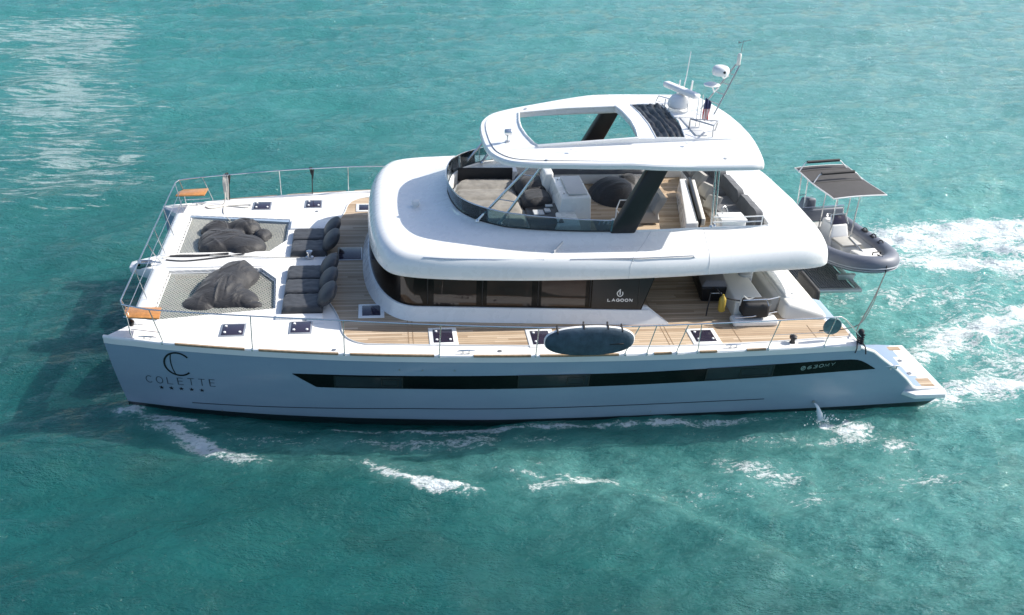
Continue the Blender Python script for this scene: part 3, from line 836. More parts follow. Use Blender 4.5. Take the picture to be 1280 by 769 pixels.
# cleats
def cleat(x, y, rz=0, z=ZD+.006):
    mb = MB()
    for dx in (-.07, .07): mb.lathe([(.03, 0), (.02, .03), (.018, .06)], (dx, 0, 0), 10)
    mb.tube([(-.2, 0, .062), (-.12, 0, .072), (0, 0, .074), (.12, 0, .072), (.2, 0, .062)], [.008, .018, .02, .018, .008], 8)
    mb.xf(Matrix.Translation((x, y, z)) @ Matrix.Rotation(rz, 4, 'Z'))
    return part('cleat', mb, 'steel', CAT)
cleat(.98, -3.88, -.15); cleat(.98, 3.86, .15); cleat(7.85, -4.86); cleat(7.85, 4.86); cleat(13.9, -4.93); cleat(13.9, 4.93); cleat(17.9, -4.92, 0, 1.27)
for (x, y) in ((8.6, -4.80), (4.3, -3.15), (4.3, 3.3), (5.0, -4.55)):
    part('filler_cap', MB().lathe([(.05, 0), (.05, .008), (.02, .012)], (x, y, ZD+.002), 14), 'steel_dull', CAT)
part('windlass', MB().lathe([(.11, 0), (.11, .04), (.06, .06), (.05, .12), (.08, .14), (.08, .18), (.02, .2)], (4.25, .18, ZD+.02), 18), 'steel', CAT)
ch = MB(); ch.tube(smooth_path([(4.2, .1, ZD+.05), (3.4, .12, ZD+.06), (2.2, .28, ZD+.055), (1.0, .38, ZD+.06), (.6, .2, ZD+.06)], 10), .017, 6)
part('anchor_chain', ch, 'rope', CAT)
# anchor roller and anchor at the bow
an = MB(); an.box(.05, .42, -.28, -.24, ZD-.02, ZD+.14, .01); an.box(.05, .42, -.10, -.06, ZD-.02, ZD+.14, .01)
an.tube([(.12, -.28, ZD+.1), (.12, -.06, ZD+.1)], .04, 10)
an.tube([(.0, -.17, ZD+.05), (.45, -.17, ZD+.13), (.62, -.17, ZD+.10)], .025, 8)
part('anchor_roller', an, 'steel', CAT)

# ------------------------------------------------------------------ guard rails
RZ = [(.3, 2.76), (3.3, 2.80), (5.2, 2.80), (7.3, 2.74), (9.4, 2.68), (12, 2.68), (16.9, 2.72)]
def railY(x): return cub(x, SH)-.06
def rail_side(s):
    n0, n1 = 1.05, 16.25
    top = [(x, s*railY(x), lin(x, RZ)) for x in [n0+(n1-n0)*i/60 for i in range(61)]]
    if s < 0:
        top += [(16.32, s*4.93, 2.70), (16.45, s*4.93, 2.62), (16.98, s*4.93, 2.10), (17.0, s*4.93, 1.93)]
    gr = part('guard_rail', MB().tube(top, .0155, 8), 'steel', CAT, label='near guard rail' if s < 0 else 'far guard rail')
    w = [(x, s*(railY(x)+.01), ZD+(lin(x, RZ)-ZD)*.5) for x in [14.66+i*.2 for i in range(8)]]
    if s < 0: part('wire', MB().tube(w, .006, 5), 'steel', gr)
    posts = [(1.33, 1.12), (3.27, 3.28), (5.23, 5.23), (7.26, 7.29), (9.36, 9.40), (11.35, 11.62), (11.84, 12.0), (12.52, 12.72), (13.0, 13.02), (14.66, 14.85), (16.02, 16.2)]
    if s > 0: posts = [(1.33, 1.12), (3.23, 3.22), (5.17, 5.18), (7.26, 7.29), (9.36, 9.40), (11.35, 11.35), (13.0, 13.0), (14.66, 14.7), (16.02, 16.1)]
    for xb, xt in posts:
        mb = MB()
        mb.tube([(xb, s*(cub(xb, SH)-.015), ZD), (xb, s*(cub(xb, SH)-.015), ZD+.1), (xt, s*railY(xt), lin(xt, RZ))], .013, 8)
        mb.lathe([(.035, 0), (.035, .02), (.02, .05)], (xb, s*(cub(xb, SH)-.02), ZD), 10)
        part('stanchion', mb, 'steel', gr)
    return gr
GR = {s: rail_side(s) for s in (-1, 1)}
# bow pulpit: cross rail, wires, crossing struts, and a teak seat at each corner
pu = MB()
corner = lambda s: [(1.05, s*railY(1.05), 2.77), (.75, s*3.84, 2.78), (.52, s*3.74, 2.78), (.45, s*3.55, 2.77)]
top = [(p[0], p[1], p[2]) for p in corner(-1)]+[(.45, -3.0+i*.5, 2.77) for i in range(13)]+corner(1)[::-1]
pu.tube(top, .017, 8)
PU = part('pulpit', pu, 'steel', CAT)
for z in (2.50, 2.24):
    part('wire', MB().tube([(.58-(z-2.2)*.1, -3.62, z), (.56-(z-2.2)*.1, 0, z), (.58-(z-2.2)*.1, 3.62, z)], .008, 6), 'steel', PU)
for (y1, y0) in ((-3.50, -3.25), (-2.0, -2.04), (-.55, -.10), (.35, .42), (1.66, 1.64), (3.50, 3.25)):
    part('strut', MB().tube([(.45, y1, 2.77), (.55, (y1+y0)/2, 2.35), (.64, y0, 2.0)], .012, 8), 'steel', PU)
for s in (-1, 1):
    leg = MB()
    leg.tube([(.52, s*3.74, 2.78), (.60, s*3.80, 2.45), (.62, s*3.80, 2.10), (.66, s*3.82, ZD)], .013, 8)
    leg.tube([(.50, s*3.70, 2.46), (1.22, s*3.86, 2.44)], .012, 8)
    leg.tube([(.64, s*3.76, 2.18), (1.27, s*3.90, 2.16)], .010, 8)
    part('pulpit_leg', leg, 'steel', PU)
    ys = sorted((s*3.30, s*3.84))
    P = [(.46, s*3.30), (1.24, s*3.34), (1.28, s*3.86), (.62, s*3.78), (.50, s*3.62)]
    part('seat', MB().prism(P, 2.455, 2.49, .012), 'wood', PU)
# small horn on the port bow, flag stubs
bl = MB(); bl.lathe([(.05, 0), (.07, .05), (.07, .1), (.03, .14)], (.62, -3.62, 2.20), 12)
part('bow_lamp', bl, 'black', PU)
# disc hung on the near after rail
dd = MB(); dd.lathe([(.02, -.03), (.22, -.035), (.235, 0), (.22, .035), (.02, .03)], (16.28, -4.78, 2.36), 30, 'Y')
# ------------------------------------------------------------------ saloon
def saloon_ring(off, z, n=72):
    """plan outline of the saloon, shrunk by off; front is a broad curve, aft end is open to the cockpit"""
    P = []
    for i in range(n+1):
        t = -1+2*i/n          # -1 near aft corner .. 0 front .. 1 far aft corner
        s = -1 if t < 0 else 1; a = abs(t)
        if a > .42:
            k = (a-.42)/.58; x = 7.0+k*5.1; y = 3.28+.42*k
        else:
            th = a/.42*math.pi/2; e = .85
            x = 7.0-1.30*math.cos(th)**e; y = 3.28*math.sin(th)**e
        P.append((x+off*(1 if a < .42 else 0)*math.cos(min(1, a/.42)*math.pi/2), s*(y-off), z))
    return P
def saloon_wall(levels, aftx, thick=.06):
    mb = MB(); rings = []
    for off, z in levels:
        R = saloon_ring(off, z); R[0] = (aftx(z), R[0][1], z); R[-1] = (aftx(z), R[-1][1], z)
        # slide the last few points forward of the raked aft edge
        R = [(min(p[0], aftx(z)), p[1], z) for p in R]
        rings.append(R)
    out = rings
    inn = [[(p[0]+(thick if abs(p[1]) < 3 else 0), p[1]*(1-thick/3.5), p[2]) for p in R] for R in rings]
    return mb.loft(out+inn[::-1], False, loop=True)
SAL = part('saloon_base', saloon_wall([(-.10, ZD), (-.06, 2.06), (0, 2.20), (.04, 2.29), (.09, 2.30)], lambda z: 12.72-(z-ZD)*1.5, .1), 'gel', CAT)
gw = part('saloon_windows', saloon_wall([(.075, 2.285), (.10, 2.7), (.15, 3.22)], lambda z: 12.06+(z-2.33)*.32), 'saloon_glass', SAL, label='wraparound dark saloon glazing')
def sal_pt(x, z, off): # point on the near glass face
    k = (x-7.0)/5.1; y = 3.28+.42*k
    return (x, -(y-.075-(z-2.325)*.075+off), z)
for (x0, x1) in ((6.50, 6.99), (7.24, 8.21), (8.45, 9.48), (9.70, 10.72)):
    mb = MB(); rings = []
    for i in range(7):
        x = x0+(x1-x0)*i/6
        if x >= 7: f = lambda z, o: sal_pt(x, z, o)
        else:
            th = math.acos(((7.0-x)/1.30)**(1/.85)); yy = 3.28*math.sin(th)**.85
            f = lambda z, o: (x-o*.5, -(yy-.09-(z-2.325)*.09+o), z)
        rings.append([f(2.36, .004), f(3.12, .004), f(3.12, .016), f(2.36, .016)])
    mb.loft(rings, True, True, True)
    w = part('window', mb, dark_glass('bronze_pane', (.040, .024, .018), .03) if 'pane' not in M else M['pane'], SAL)
    M['pane'] = w.data.materials[0]
for x in (7.10, 8.35, 9.63, 10.83, 11.95):
    a = sal_pt(x, 2.36, .005); b = sal_pt(x, 3.2, .005)
    part('window_joint', MB().tube([a, b], .014, 6), 'black', SAL)
lgm = MB(); sf = lambda u, v: sal_pt(u, v, .012)
word(lgm, 'LAGOON', 11.24, 11.82, 2.50, 2.505, .062, .018, .072, sf)
lgm.ribbon(arc(11.52, 2.70, .065, .07, 100, 400, 18), .022, sf); lgm.ribbon([(11.52, 2.67), (11.52, 2.81), (11.49, 2.77)], .026, sf)
part('lettering', lgm, 'letter_white', SAL, smooth=False)
blk = MB(); rings = []
for i in range(6):
    z = 2.30+.9*i/5; xa = 12.06+(z-2.33)*.32
    rings.append([sal_pt(10.88, z, .002), sal_pt(xa-.03, z, .002), sal_pt(xa-.03, z, .009), sal_pt(10.88, z, .009)])
blk.loft(rings, True, True, True); part('side_panel', blk, 'black', SAL)
# aft bulkhead with its sliding door, in the shade of the flybridge
bh = part('aft_bulkhead', MB().box(12.0, 12.06, -3.4, 3.4, ZD+.006, 3.22), 'saloon_glass', SAL)
dm = MB()
for y in (-2.2, -.8, .8, 2.2): part('door_frame', MB().box(12.06, 12.10, y-.03, y+.03, ZD+.01, 3.2), 'alu', bh)
# mouldings of the wing where the saloon side runs down to the side deck
for s in (-1, 1):
    P = [(11.9, s*3.56, ZD), (12.72, s*3.74, ZD), (12.72, s*3.68, ZD), (11.9, s*3.40, ZD)]
    T_ = [(11.9, s*3.54, 2.34), (12.2, s*3.57, 2.34), (12.2, s*3.46, 2.34), (11.9, s*3.38, 2.34)]
    part('side_wing', MB().hexa(P, T_, .01), 'gel', SAL)

# ------------------------------------------------------------------ flybridge moulding
OUT = [(5.76, 0), (5.78, 1.0), (5.86, 1.9), (6.02, 2.62), (6.28, 3.12), (6.74, 3.34), (7.5, 3.48), (8.5, 3.57), (10, 3.63), (12, 3.61), (13.9, 3.48), (15.6, 3.36), (16.35, 3.26), (16.68, 3.05), (16.88, 2.5), (17.0, 1.6), (17.08, 0)]
INN = [(7.80, 0), (7.85, .6), (7.98, 1.18), (8.18, 1.56), (8.42, 1.84), (8.75, 2.10), (9.15, 2.30), (10.2, 2.50), (11.4, 2.58), (12.6, 2.54), (13.9, 2.44), (14.8, 2.41), (15.25, 2.38), (15.40, 2.25), (15.42, 1.4), (15.44, .7), (15.45, 0)]
def dense(T, n=6):
    half = smooth_path([(x, -y, 0) for x, y in T], n)
    half = [(p.x, p.y) for p in half]
    return half+[(x, -y) for x, y in half[::-1]][1:-1]
OD, ID = dense(OUT), dense(INN)
FF = 3.30
def zin(x): return 4.22
rings_by = []
for (ox, oy), (ix, iy) in zip(OD, ID):
    L = math.hypot(ix-ox, iy-oy); dx, dy = (ix-ox)/L, (iy-oy)/L
    sheer_z = .03*max(0, ox-13)/3.3        # skirt lifts a little towards the stern
    prof = []
    for d, z in ((.30, 3.16), (.06, 3.10), (.015, 3.10), (.0, 3.115), (.012, 3.22), (.03, 3.33), (.065, 3.42), (.13, 3.51), (.21, 3.575), (.32, 3.615), (.44, 3.625)):
        prof.append((min(d, L*.62 if d > .3 else d), z))
    front = max(0, min(1, (L-1.0)/.9))
    d0 = prof[-1][0]; rem = L-d0
    for k in (.12, .3, .48, .62, .76, .88, 1.0):
        zz = 3.625+(3.82-3.625)*k
        if front > 0:
            e = max(0, (k-.45)/.55); zf = 3.625-.03*math.sin(k*math.pi)+.05*k+.15*(e*e*(3-2*e))
            zz = zz*(1-front)+zf*front
        prof.append((d0+rem*k*.985, zz))
    prof += [(L*.995, 3.852), (L+.0, 3.86), (L+.03, 3.85), (L+.045, 3.81), (L+.05, FF)]
    rings_by.append([(ox+dx*d, oy+dy*d, z+(sheer_z if d < L*.9 else sheer_z*.3)) for d, z in prof])
fb = MB(); fb.loft(rings_by, False, loop=True)
FB = part('flybridge', fb, 'gel', CAT, angle=50)
# ceiling over the saloon and cockpit, floor of the flybridge
ceil = [(x+(.45 if x < 10 else -.45)*(abs(y) < 2.8), y*.9) for x, y in OD]
part('ceiling', MB().prism([(p[0], p[1]) for p in [(r[0][0], r[0][1]) for r in rings_by]], 3.18, 3.23), 'gel', FB)
fl = part('flybridge_floor', MB().prism([(r[-1][0], r[-1][1]) for r in rings_by], FF-.1, FF), 'teak', FB, smooth=False)
# mould seams and low hand rails on the near and far shoulders
ms = MB()
for s in (-1, 1):
    for x0 in (11.72, 13.55):
        idx = min(range(len(rings_by)), key=lambda i: abs(rings_by[i][5][0]-x0)+(0 if rings_by[i][5][1]*s > 0 else 99))
        part('mould_seam', MB().tube([(p[0], p[1], p[2]+.001) for p in rings_by[idx][3:18]], .006, 4), 'lid', FB)
for s in (-1, 1):
    for x0, x1 in ((7.0, 9.70), (10.30, 13.20)):
        mb = MB(); n = 12
        f = lambda x: s*(lin(x, [(a, b) for a, b in OUT[4:12]])-.12)
        mb.tube([(x0-.10, f(x0)-.02*s, 3.46)]+[(x0+(x1-x0)*i/n, f(x0+(x1-x0)*i/n), 3.56) for i in range(n+1)]+[(x1+.10, f(x1)-.02*s, 3.46)], .014, 8)
        for q in (.5,):
            xx = x0+(x1-x0)*q; mb.tube([(xx, f(xx), 3.56), (xx+.02, f(xx)+.03*s, 3.46)], .012, 8)
        part('hand_rail', mb, 'steel', FB)
# camera dome on the fore roof, small vents
dm = MB(); dm.lathe([(.11, 0), (.11, .02), (.07, .03), (.07, .08)], (6.96, -.40, 3.60), 18)
dm.hexa([(6.84, -.52, 3.68), (7.06, -.5, 3.68), (7.06, -.3, 3.68), (6.84, -.32, 3.68)], [(6.86, -.49, 3.79), (7.04, -.47, 3.79), (7.04, -.33, 3.79), (6.86, -.35, 3.79)], .03)
part('roof_lamp', dm, 'paint', FB)
# short air slot
part('air_vent', MB().hexa([(9.95, -3.25, 3.63), (10.2, -2.9, 3.70), (10.22, -2.93, 3.70), (9.97, -3.28, 3.63)], [(9.95, -3.25, 3.68), (10.2, -2.9, 3.755), (10.22, -2.93, 3.755), (9.97, -3.28, 3.68)]), 'lid', FB)

# smoked wind screen around the front of the flybridge
half = [p for p in dense(INN, 6)]
n_all = len(half)
near = [p for p in half[:n_all//2+1] if p[0] < 11.5 and p[1] <= 0]
path = [(x, -y) for x, y in near[::-1]][:-1]+near
rg = []
for (x, y) in path:
    h = .37 if x < 9 else .37-.08*min(1, (x-9)/2.2)
    c = Vector((10.5, 0)); d = (Vector((x, y))-c).normalized()
    bx, by = x-(.03)*(-d.x), y
    rg.append([(x+d.x*.03, y+d.y*.03, 3.852), (x+d.x*.07, y+d.y*.07, 3.852+h), (x+d.x*.055, y+d.y*.055, 3.852+h), (x+d.x*.015, y+d.y*.015, 3.852)])
ws = part('wind_screen', MB().loft(rg, True, True, True), 'screen', CAT)
part('screen_rail', MB().tube([(r[1][0], r[1][1], r[1][2]+.006) for r in rg], .014, 8), 'steel', ws)
part('screen_base', MB().tube([(r[0][0], r[0][1], r[0][2]) for r in rg], .016, 6), 'rubber', ws)
for i in range(6, len(rg)-6, 11):
    r = rg[i]; part('screen_stay', MB().tube([r[3], r[2]], .010, 6), 'steel', ws)
for e in (rg[0], rg[-1]):
    part('screen_end', MB().tube([e[0], e[1]], .022, 8), 'green', ws)

# ------------------------------------------------------------------ hard top
HT = [(8.58, 0), (8.60, .6), (8.70, 1.25), (9.0, 1.80), (9.5, 2.10), (10.3, 2.36), (11.2, 2.62), (12.3, 2.84), (13.4, 2.88), (14.3, 2.86), (14.70, 2.82), (14.86, 2.66), (15.05, 1.8), (15.18, .9), (15.22, 0)]
HD = dense(HT, 6)
def htz(x): return 5.25+.32*min(1, max(0, (x-8.6)/3.2))**.9
hole1 = [(9.72, 1.58), (9.62, .8), (9.60, .3), (9.64, -.3), (9.74, -.92), (9.82, -1.10), (12.24, -1.10), (12.33, -.5), (12.38, .2), (12.34, 1.0), (12.26, 1.52), (11.0, 1.58)]
hole2 = [(12.72, 1.70), (12.78, .9), (12.78, 0), (12.70, -1.08), (13.42, -1.08), (13.62, .2), (13.62, 1.0), (13.52, 1.74)]
def ring_of(off, dz):
    R = []
    for x, y in HD:
        c = Vector((11.9 if 8.9 < x < 14.8 else 11.9, 0)); d = Vector((x-11.9, y*1.6)); d.normalize()
        R.append((x-d.x*off, y-d.y*off, htz(x)+dz+.045*(1-(y/2.9)**2)))
    return R
ht = MB()
levels = [(.30, -.13), (.06, -.155), (.012, -.145), (0, -.11), (.008, -.05), (.04, -.015), (.16, 0)]
ht.loft([ring_of(o, z) for o, z in levels], True)
topr = ring_of(.16, 0); botr = ring_of(.30, -.13)
def add_sheet(ring, holes, dz, inner_dz=None):
    base = [(p[0], p[1]) for p in ring]; loops = [base]+holes
    tr = tessellate_polygon([[Vector((x, y, 0)) for x, y in L] for L in loops])
    flat = [p for L in loops for p in L]
    zt = lambda x, y: htz(x)+dz+.045*(1-(y/2.9)**2)
    ht.add([(x, y, zt(x, y)) for x, y in flat], [tuple(t) for t in tr])
add_sheet(topr, [hole1, hole2], 0); add_sheet(botr, [hole1, hole2], -.13)
for Hh in (hole1, hole2):
    zt = lambda x, y, dz: htz(x)+dz+.045*(1-(y/2.9)**2)
    D = Hh
    ht.loft([[(x, y, zt(x, y, 0)) for x, y in D], [(x, y, zt(x, y, -.13)) for x, y in D]], True)
HTO = part('hardtop', ht, 'gel', CAT, angle=34)
HTZ = lambda x, y: htz(x)+.045*(1-(y/2.9)**2)
def rim(Hh, name, w=.035):
    mb = MB(); P = [(x, y, HTZ(x, y)+.004) for x, y in Hh]; mb.tube(P, w, 6, closed=True); return part(name, mb, 'gel', HTO)
rim(hole1, 'opening_rim'); rim(hole2, 'opening_rim', .02)
for s in (-1, 1):
    part('roof_seam', MB().tube([(x, s*(1.62+.25*min(1, (x-9.9)/2)), HTZ(x, 1.8)) for x in [9.9+i*.25 for i in range(18)]], .005, 4), 'lid', HTO)
# folded black sunroof cloth lying in the after opening
cl = MB(); R = []
for j in range(25):
    y = -1.06+2.78*j/24; xf = 12.72+.06*math.sin((y+1.1)/2.8*math.pi); xb = 13.42+.18*math.sin(min(1, (y+1.1)/2.0)*math.pi/2); row = []
    for i in range(41):
        u = i/40; x = xf+(xb-xf)*u
        fold = .085*abs(math.sin(u*math.pi*4.5+.5*math.sin(y*2.2)+.9*fbm(x*2, y*1.6, 8, 2)))**.8*(.6+.5*fbm(x*3, y*1.2, 1, 2))+.03*fbm(x*7, y*5, 3)
        row.append((x, y, HTZ(x, y)-.03+fold*(1-.5*max(0, u-.6))))
    R.append(row)
cl.loft(R, False)
part('folded_sunroof', cl, 'tarp', HTO, label='folded black sunroof cloth')
for (x, y) in ((12.9, 1.2), (13.3, .6), (13.35, -.4)):
    pass
# flush drain fittings and edge dots on the hardtop
for (x, y) in ((10.55, -1.55), (13.35, -1.45), (9.98, 1.95), (13.6, 2.05), (9.9, -2.05), (14.0, -2.45), (14.5, .2)):
    part('roof_fitting', MB().lathe([(.045, 0), (.05, .01), (.02, .018)], (x, y, HTZ(x, y)), 12), 'lid', HTO)
# low plinths behind the cloth
part('roof_plinth', MB().box(13.72, 14.02, -.95, .55, HTZ(13.9, 0)-.01, HTZ(13.9, 0)+.03, .012), 'lid', HTO)
part('roof_plinth', MB().box(13.55, 14.1, .45, .85, HTZ(13.9, .6)-.01, HTZ(13.9, .6)+.06, .02), 'gel', HTO)

# supports: two black raked fins, twin struts each side forward, poles aft
for s in (-1, 1):
    b = [(11.38, s*2.66, 3.80), (11.98, s*2.66, 3.80), (11.98, s*2.40, 3.80), (11.38, s*2.40, 3.80)]
    t_ = [(12.24, s*2.52, htz(12.1)-.10), (12.72, s*2.52, htz(12.1)-.10), (12.72, s*2.28, htz(12.1)-.10), (12.24, s*2.28, htz(12.1)-.10)]
    part('support_fin', MB().hexa(b, t_, .05, 3), 'black', HTO)
    A, B_ = Vector((8.34, s*1.92, 3.87)), Vector((9.50, s*2.02, htz(9.5)-.1)); A2, B2 = Vector((8.85, s*2.10, 3.87)), Vector((9.76, s*2.08, htz(9.7)-.1))
    for (a, b) in ((A, B_), (A2, B2)):
        mb = MB(); mb.tube([a, b], .034, 10); mb.lathe([(.06, 0), (.055, .02), (.035, .05)], (a[0], a[1], a[2]-.01), 12)
        part('strut', mb, 'steel', HTO)
    for q in (.40, .85):
        mb = MB(); mb.tube([A.lerp(B_, q), A2.lerp(B2, q-.02)], .014, 8)
        part('strut_brace', mb, 'steel', HTO)
    for dx in (0, .10):
        mb = MB(); mb.tube([(13.90+dx, s*(2.40-dx*.5), 3.84), (13.80+dx, s*(2.40-dx*.5), htz(13.7)-.1)], .028, 10)
        mb.lathe([(.055, 0), (.055, .02), (.035, .05)], (13.90+dx, s*(2.40-dx*.5), 3.84), 12)
        part('support_pole', mb, 'steel', HTO)
# search light on the front of the hardtop
z0 = HTZ(9.16, -.62)
mb = MB(); mb.lathe([(.07, 0), (.07, .02), (.03, .04), (.03, .16)], (9.16, -.62, z0), 14)
mb.lathe([(.03, -.09), (.075, -.08), (.085, .06), (.07, .09)], (9.16, -.62, z0+.24), 16, 'X')
part('search_light', mb, 'steel', HTO)

# ------------------------------------------------------------------ aerials on the hardtop
def H(x, y, dz=0): return (x, y, HTZ(x, y)+dz)
mb = MB()
for (x, y) in ((13.55, .95), (13.55, 1.35), (14.05, .95), (14.05, 1.35)): mb.tube([H(x, y), H(x, y, .26)], .014, 8)
mb.tube([H(13.45, 1.9), H(13.40, 1.5, .30), H(13.6, 1.25, .30)], .014, 8)
mb.lathe([(.24, .0), (.28, .05), (.27, .18), (.19, .29), (.12, .33)], H(13.85, 1.15, .10), 24)
rd = part('radar', mb, 'paint', HTO)
sc = MB(); sc.box(-.68, .68, -.11, .11, 0, .15, .06, 4)
sc.xf(Matrix.Translation(H(13.92, 1.25, .45)) @ Matrix.Rotation(math.radians(-68), 4, 'Z'))
part('radar_scanner', sc, 'paint', rd)
for (x, y, h, r) in ((14.18, 2.05, 1.35, .011), (14.36, 1.95, .60, .026), (14.06, 2.1, .58, .022)):
    mb = MB(); mb.tube([H(x, y), H(x+.02, y, .12)], .03, 10); mb.tube([H(x+.02, y, .1), H(x+.04+.04*(h > 1), y-.02, h*.5), H(x+.06+.06*(h > 1), y-.02, h)], [r*1.5, r*1.3, r*.8], 8)
    part('aerial', mb, 'paint', HTO)
# raked mast with its lamp, dome and dish
ms_ = MB()
b0, b1 = Vector(H(14.55, 1.35)), Vector(H(14.75, .85)); tp = Vector((15.28, 1.05, 6.86))
ms_.tube([b0, tp+Vector((-.04, .05, 0))], .022, 8); ms_.tube([b1, tp+Vector((.03, -.04, 0))], .022, 8)
for k in (.2, .4, .6, .8): ms_.tube([b0.lerp(tp, k), b1.lerp(tp, k)], .014, 8)
MA = part('mast', ms_, 'steel_dull', HTO)
mb = MB(); mb.tube([(15.28, 1.05, 6.84), (15.28, 1.05, 6.94)], .05, 10); mb.lathe([(.045, .0), (.05, .04), (.05, .2), (.03, .23)], (15.28, 1.05, 6.92), 14)
part('mast_lamp', mb, 'gel_warm', MA)
mb = MB(); mb.tube([(15.30, 1.05, 7.1), (15.33, 1.05, 7.48)], .008, 6); mb.tube([(15.25, 1.05, 7.42), (15.52, 1.05, 7.50)], .007, 6); mb.hexa([(15.2, 1.045, 7.40), (15.27, 1.045, 7.42), (15.27, 1.055, 7.42), (15.2, 1.055, 7.40)], [(15.2, 1.045, 7.46), (15.27, 1.045, 7.43), (15.27, 1.055, 7.43), (15.2, 1.055, 7.46)])
part('wind_vane', mb, 'steel_dull', MA)
mb = MB(); mb.lathe([(.02, -.06), (.20, -.05), (.225, .02), (.21, .12), (.16, .17), (.05, .19)], (14.82, 1.0, 6.66), 26); mb.tube([(14.82, 1, 6.62), (14.95, 1.05, 6.5), (15.08, 1.08, 6.56)], .02, 8)
part('radome', mb, 'paint', MA)
part('radome_lamp', MB().lathe([(.035, 0), (.035, .012)], (14.85, .775, 6.72), 12, 'Y'), 'black', MA)
mb = MB(); mb.lathe([(.03, .05), (.10, .0), (.20, .02), (.215, .05), (.12, .09), (.03, .11)], (14.62, .95, 6.32), 24); mb.tube([(14.62, .95, 6.36), (14.72, 1.0, 6.15), (14.85, 1.05, 6.26)], .02, 8)
part('satellite_dome', mb, 'paint', MA)
# hoop and flag staff with a small ensign
mb = MB(); mb.tube([H(13.72, -.35), H(13.70, -.45, .28), H(14.10, -1.05, .30), H(14.12, -1.02)], .022, 8); mb.tube([H(14.35, -.5), H(14.36, -.6, .27), H(14.10, -1.05, .3)], .022, 8)
mb.tube([H(13.70, -.45, .28), H(14.36, -.6, .27)], .014, 8)
part('hoop', mb, 'steel_dull', HTO)
for (x, y, h) in ((13.98, -.35, .85), (13.90, -.3, .75)):
    part('flag_staff', MB().tube([H(x, y), H(x, y, h)], .012, 8), 'gel_warm', HTO)
def flag_mat():
    t = NT('striped_ensign_cloth'); g = t.n('ShaderNodeTexCoord'); sp = t.n('ShaderNodeSeparateXYZ'); t.l(g.outputs['Object'], sp.inputs[0])
    st = t.math('GREATER_THAN', t.math('FRACT', t.math('MULTIPLY', sp.outputs[0], 16)), .5)
    c = t.mix(st, (.75, .70, .68), (.50, .07, .07))
    up = t.math('GREATER_THAN', sp.outputs[2], .30)
    c = t.mix(up, c, (.06, .07, .16))
    return t.done(t.bsdf(c, .7))
M['flag'] = flag_mat()
fm_ = MB(); R = []
for i in range(15):
    u = i/14; R.append([(14.0+.03+u*.17, -.35+.035*math.sin(u*13+k*.5), HTZ(14, -.35)+.20+.60*k/10-.12*u*(k/10)) for k in range(11)])
fm_.loft(R, False)
fl_ = solo('flag', fm_, 'flag', 'small red, white and blue ensign hanging limp from a thin staff on the hardtop', 'flag')
# ------------------------------------------------------------------ flybridge fittings
def pillow(mb, x0, x1, y0, y1, z0, z1, r=.05, seams=(), axis='x', puff=.03, seed=0, nx=24, ny=24):
    """stitched cushion: soft box with dips along seams and creases"""
    top = []
    def prof(u):  # rounded edge profile 0..1
        e = .12
        if u < e: return math.sqrt(max(0, 1-(1-u/e)**2))
        if u > 1-e: return math.sqrt(max(0, 1-(1-(1-u)/e)**2))
        return 1
    R = []
    for i in range(nx+1):
        row = []
        u = .5-.5*math.cos(math.pi*i/nx)*1.0 if False else i/nx
        for j in range(ny+1):
            v = j/ny; x = x0+(x1-x0)*u; y = y0+(y1-y0)*v
            h = prof(u)*prof(v)
            z = z0+(z1-z0)*(.35+.65*h)
            for sx in seams:
                d = abs((u if axis == 'x' else v)-sx); z -= puff*math.exp(-(d/.035)**2)
            z += .012*fbm(x*7+seed, y*7, seed)+.010*(1-abs(fbm(x*4+seed, y*9, seed+5)))*h
            row.append((x, y, z))
        R.append(row)
    o = len(mb.v); mb.loft(R, False)
    rim_i = [i*(ny+1) for i in range(nx+1)]+[nx*(ny+1)+j for j in range(1, ny+1)]+[i*(ny+1)+ny for i in range(nx-1, -1, -1)]+[j for j in range(ny-1, 0, -1)]
    bx = [(mb.v[o+k][0], mb.v[o+k][1], z0) for k in rim_i]; o2 = len(mb.v); mb.v += bx; n = len(rim_i)
    mb.f += [(o+rim_i[k], o+rim_i[(k+1) % n], o2+(k+1) % n, o2+k) for k in range(n)]
    mb.f.append(tuple(o2+k for k in range(n)))
    return mb

# forward lounging area
ZP = 3.72
part('lounge_base', MB().prism([(7.92, -.6), (8.1, -1.2), (8.5, -1.7), (9.1, -2.1), (9.75, -2.3), (9.75, 2.3), (9.1, 2.1), (8.5, 1.7), (8.1, 1.2), (7.92, .6)], FF, ZP-.14), 'gel', FB)
part('lounge_shelf', MB().prism([(8.20, 1.45), (9.75, 1.45), (9.75, 2.36), (9.15, 2.22), (8.55, 1.86)], ZP-.13, 3.84, .02), 'gel', FB)
mb = MB(); pillow(mb, 8.02, 9.58, -1.75, 1.36, ZP-.14, ZP, seams=(.25, .5, .75), axis='y', puff=.055, seed=2, nx=30, ny=90)
def trim(mb):  # front corners cut to the curve of the screen
    mb.v = [(max(x, 7.98+max(0, abs(y)-.5)**1.5*.55), y, z) for x, y, z in mb.v]; return mb
solo('sun_cushion', trim(mb), 'cushion_lt', 'wide taupe quilted sun cushion inside the curved wind screen of the upper deck', 'sun cushion')
part('lounge_backboard', MB().box(8.14, 9.60, 1.38, 1.44, ZP-.12, 3.96, .02), 'rubber', FB)
def lump(cx, cy, rx, ry, h, p=2.2, q=.5): 
    def f(x, y):
        d = (abs((x-cx)/rx)**p+abs((y-cy)/ry)**p); return h*max(0, 1-d)**q if d < 1 else -1
    return f
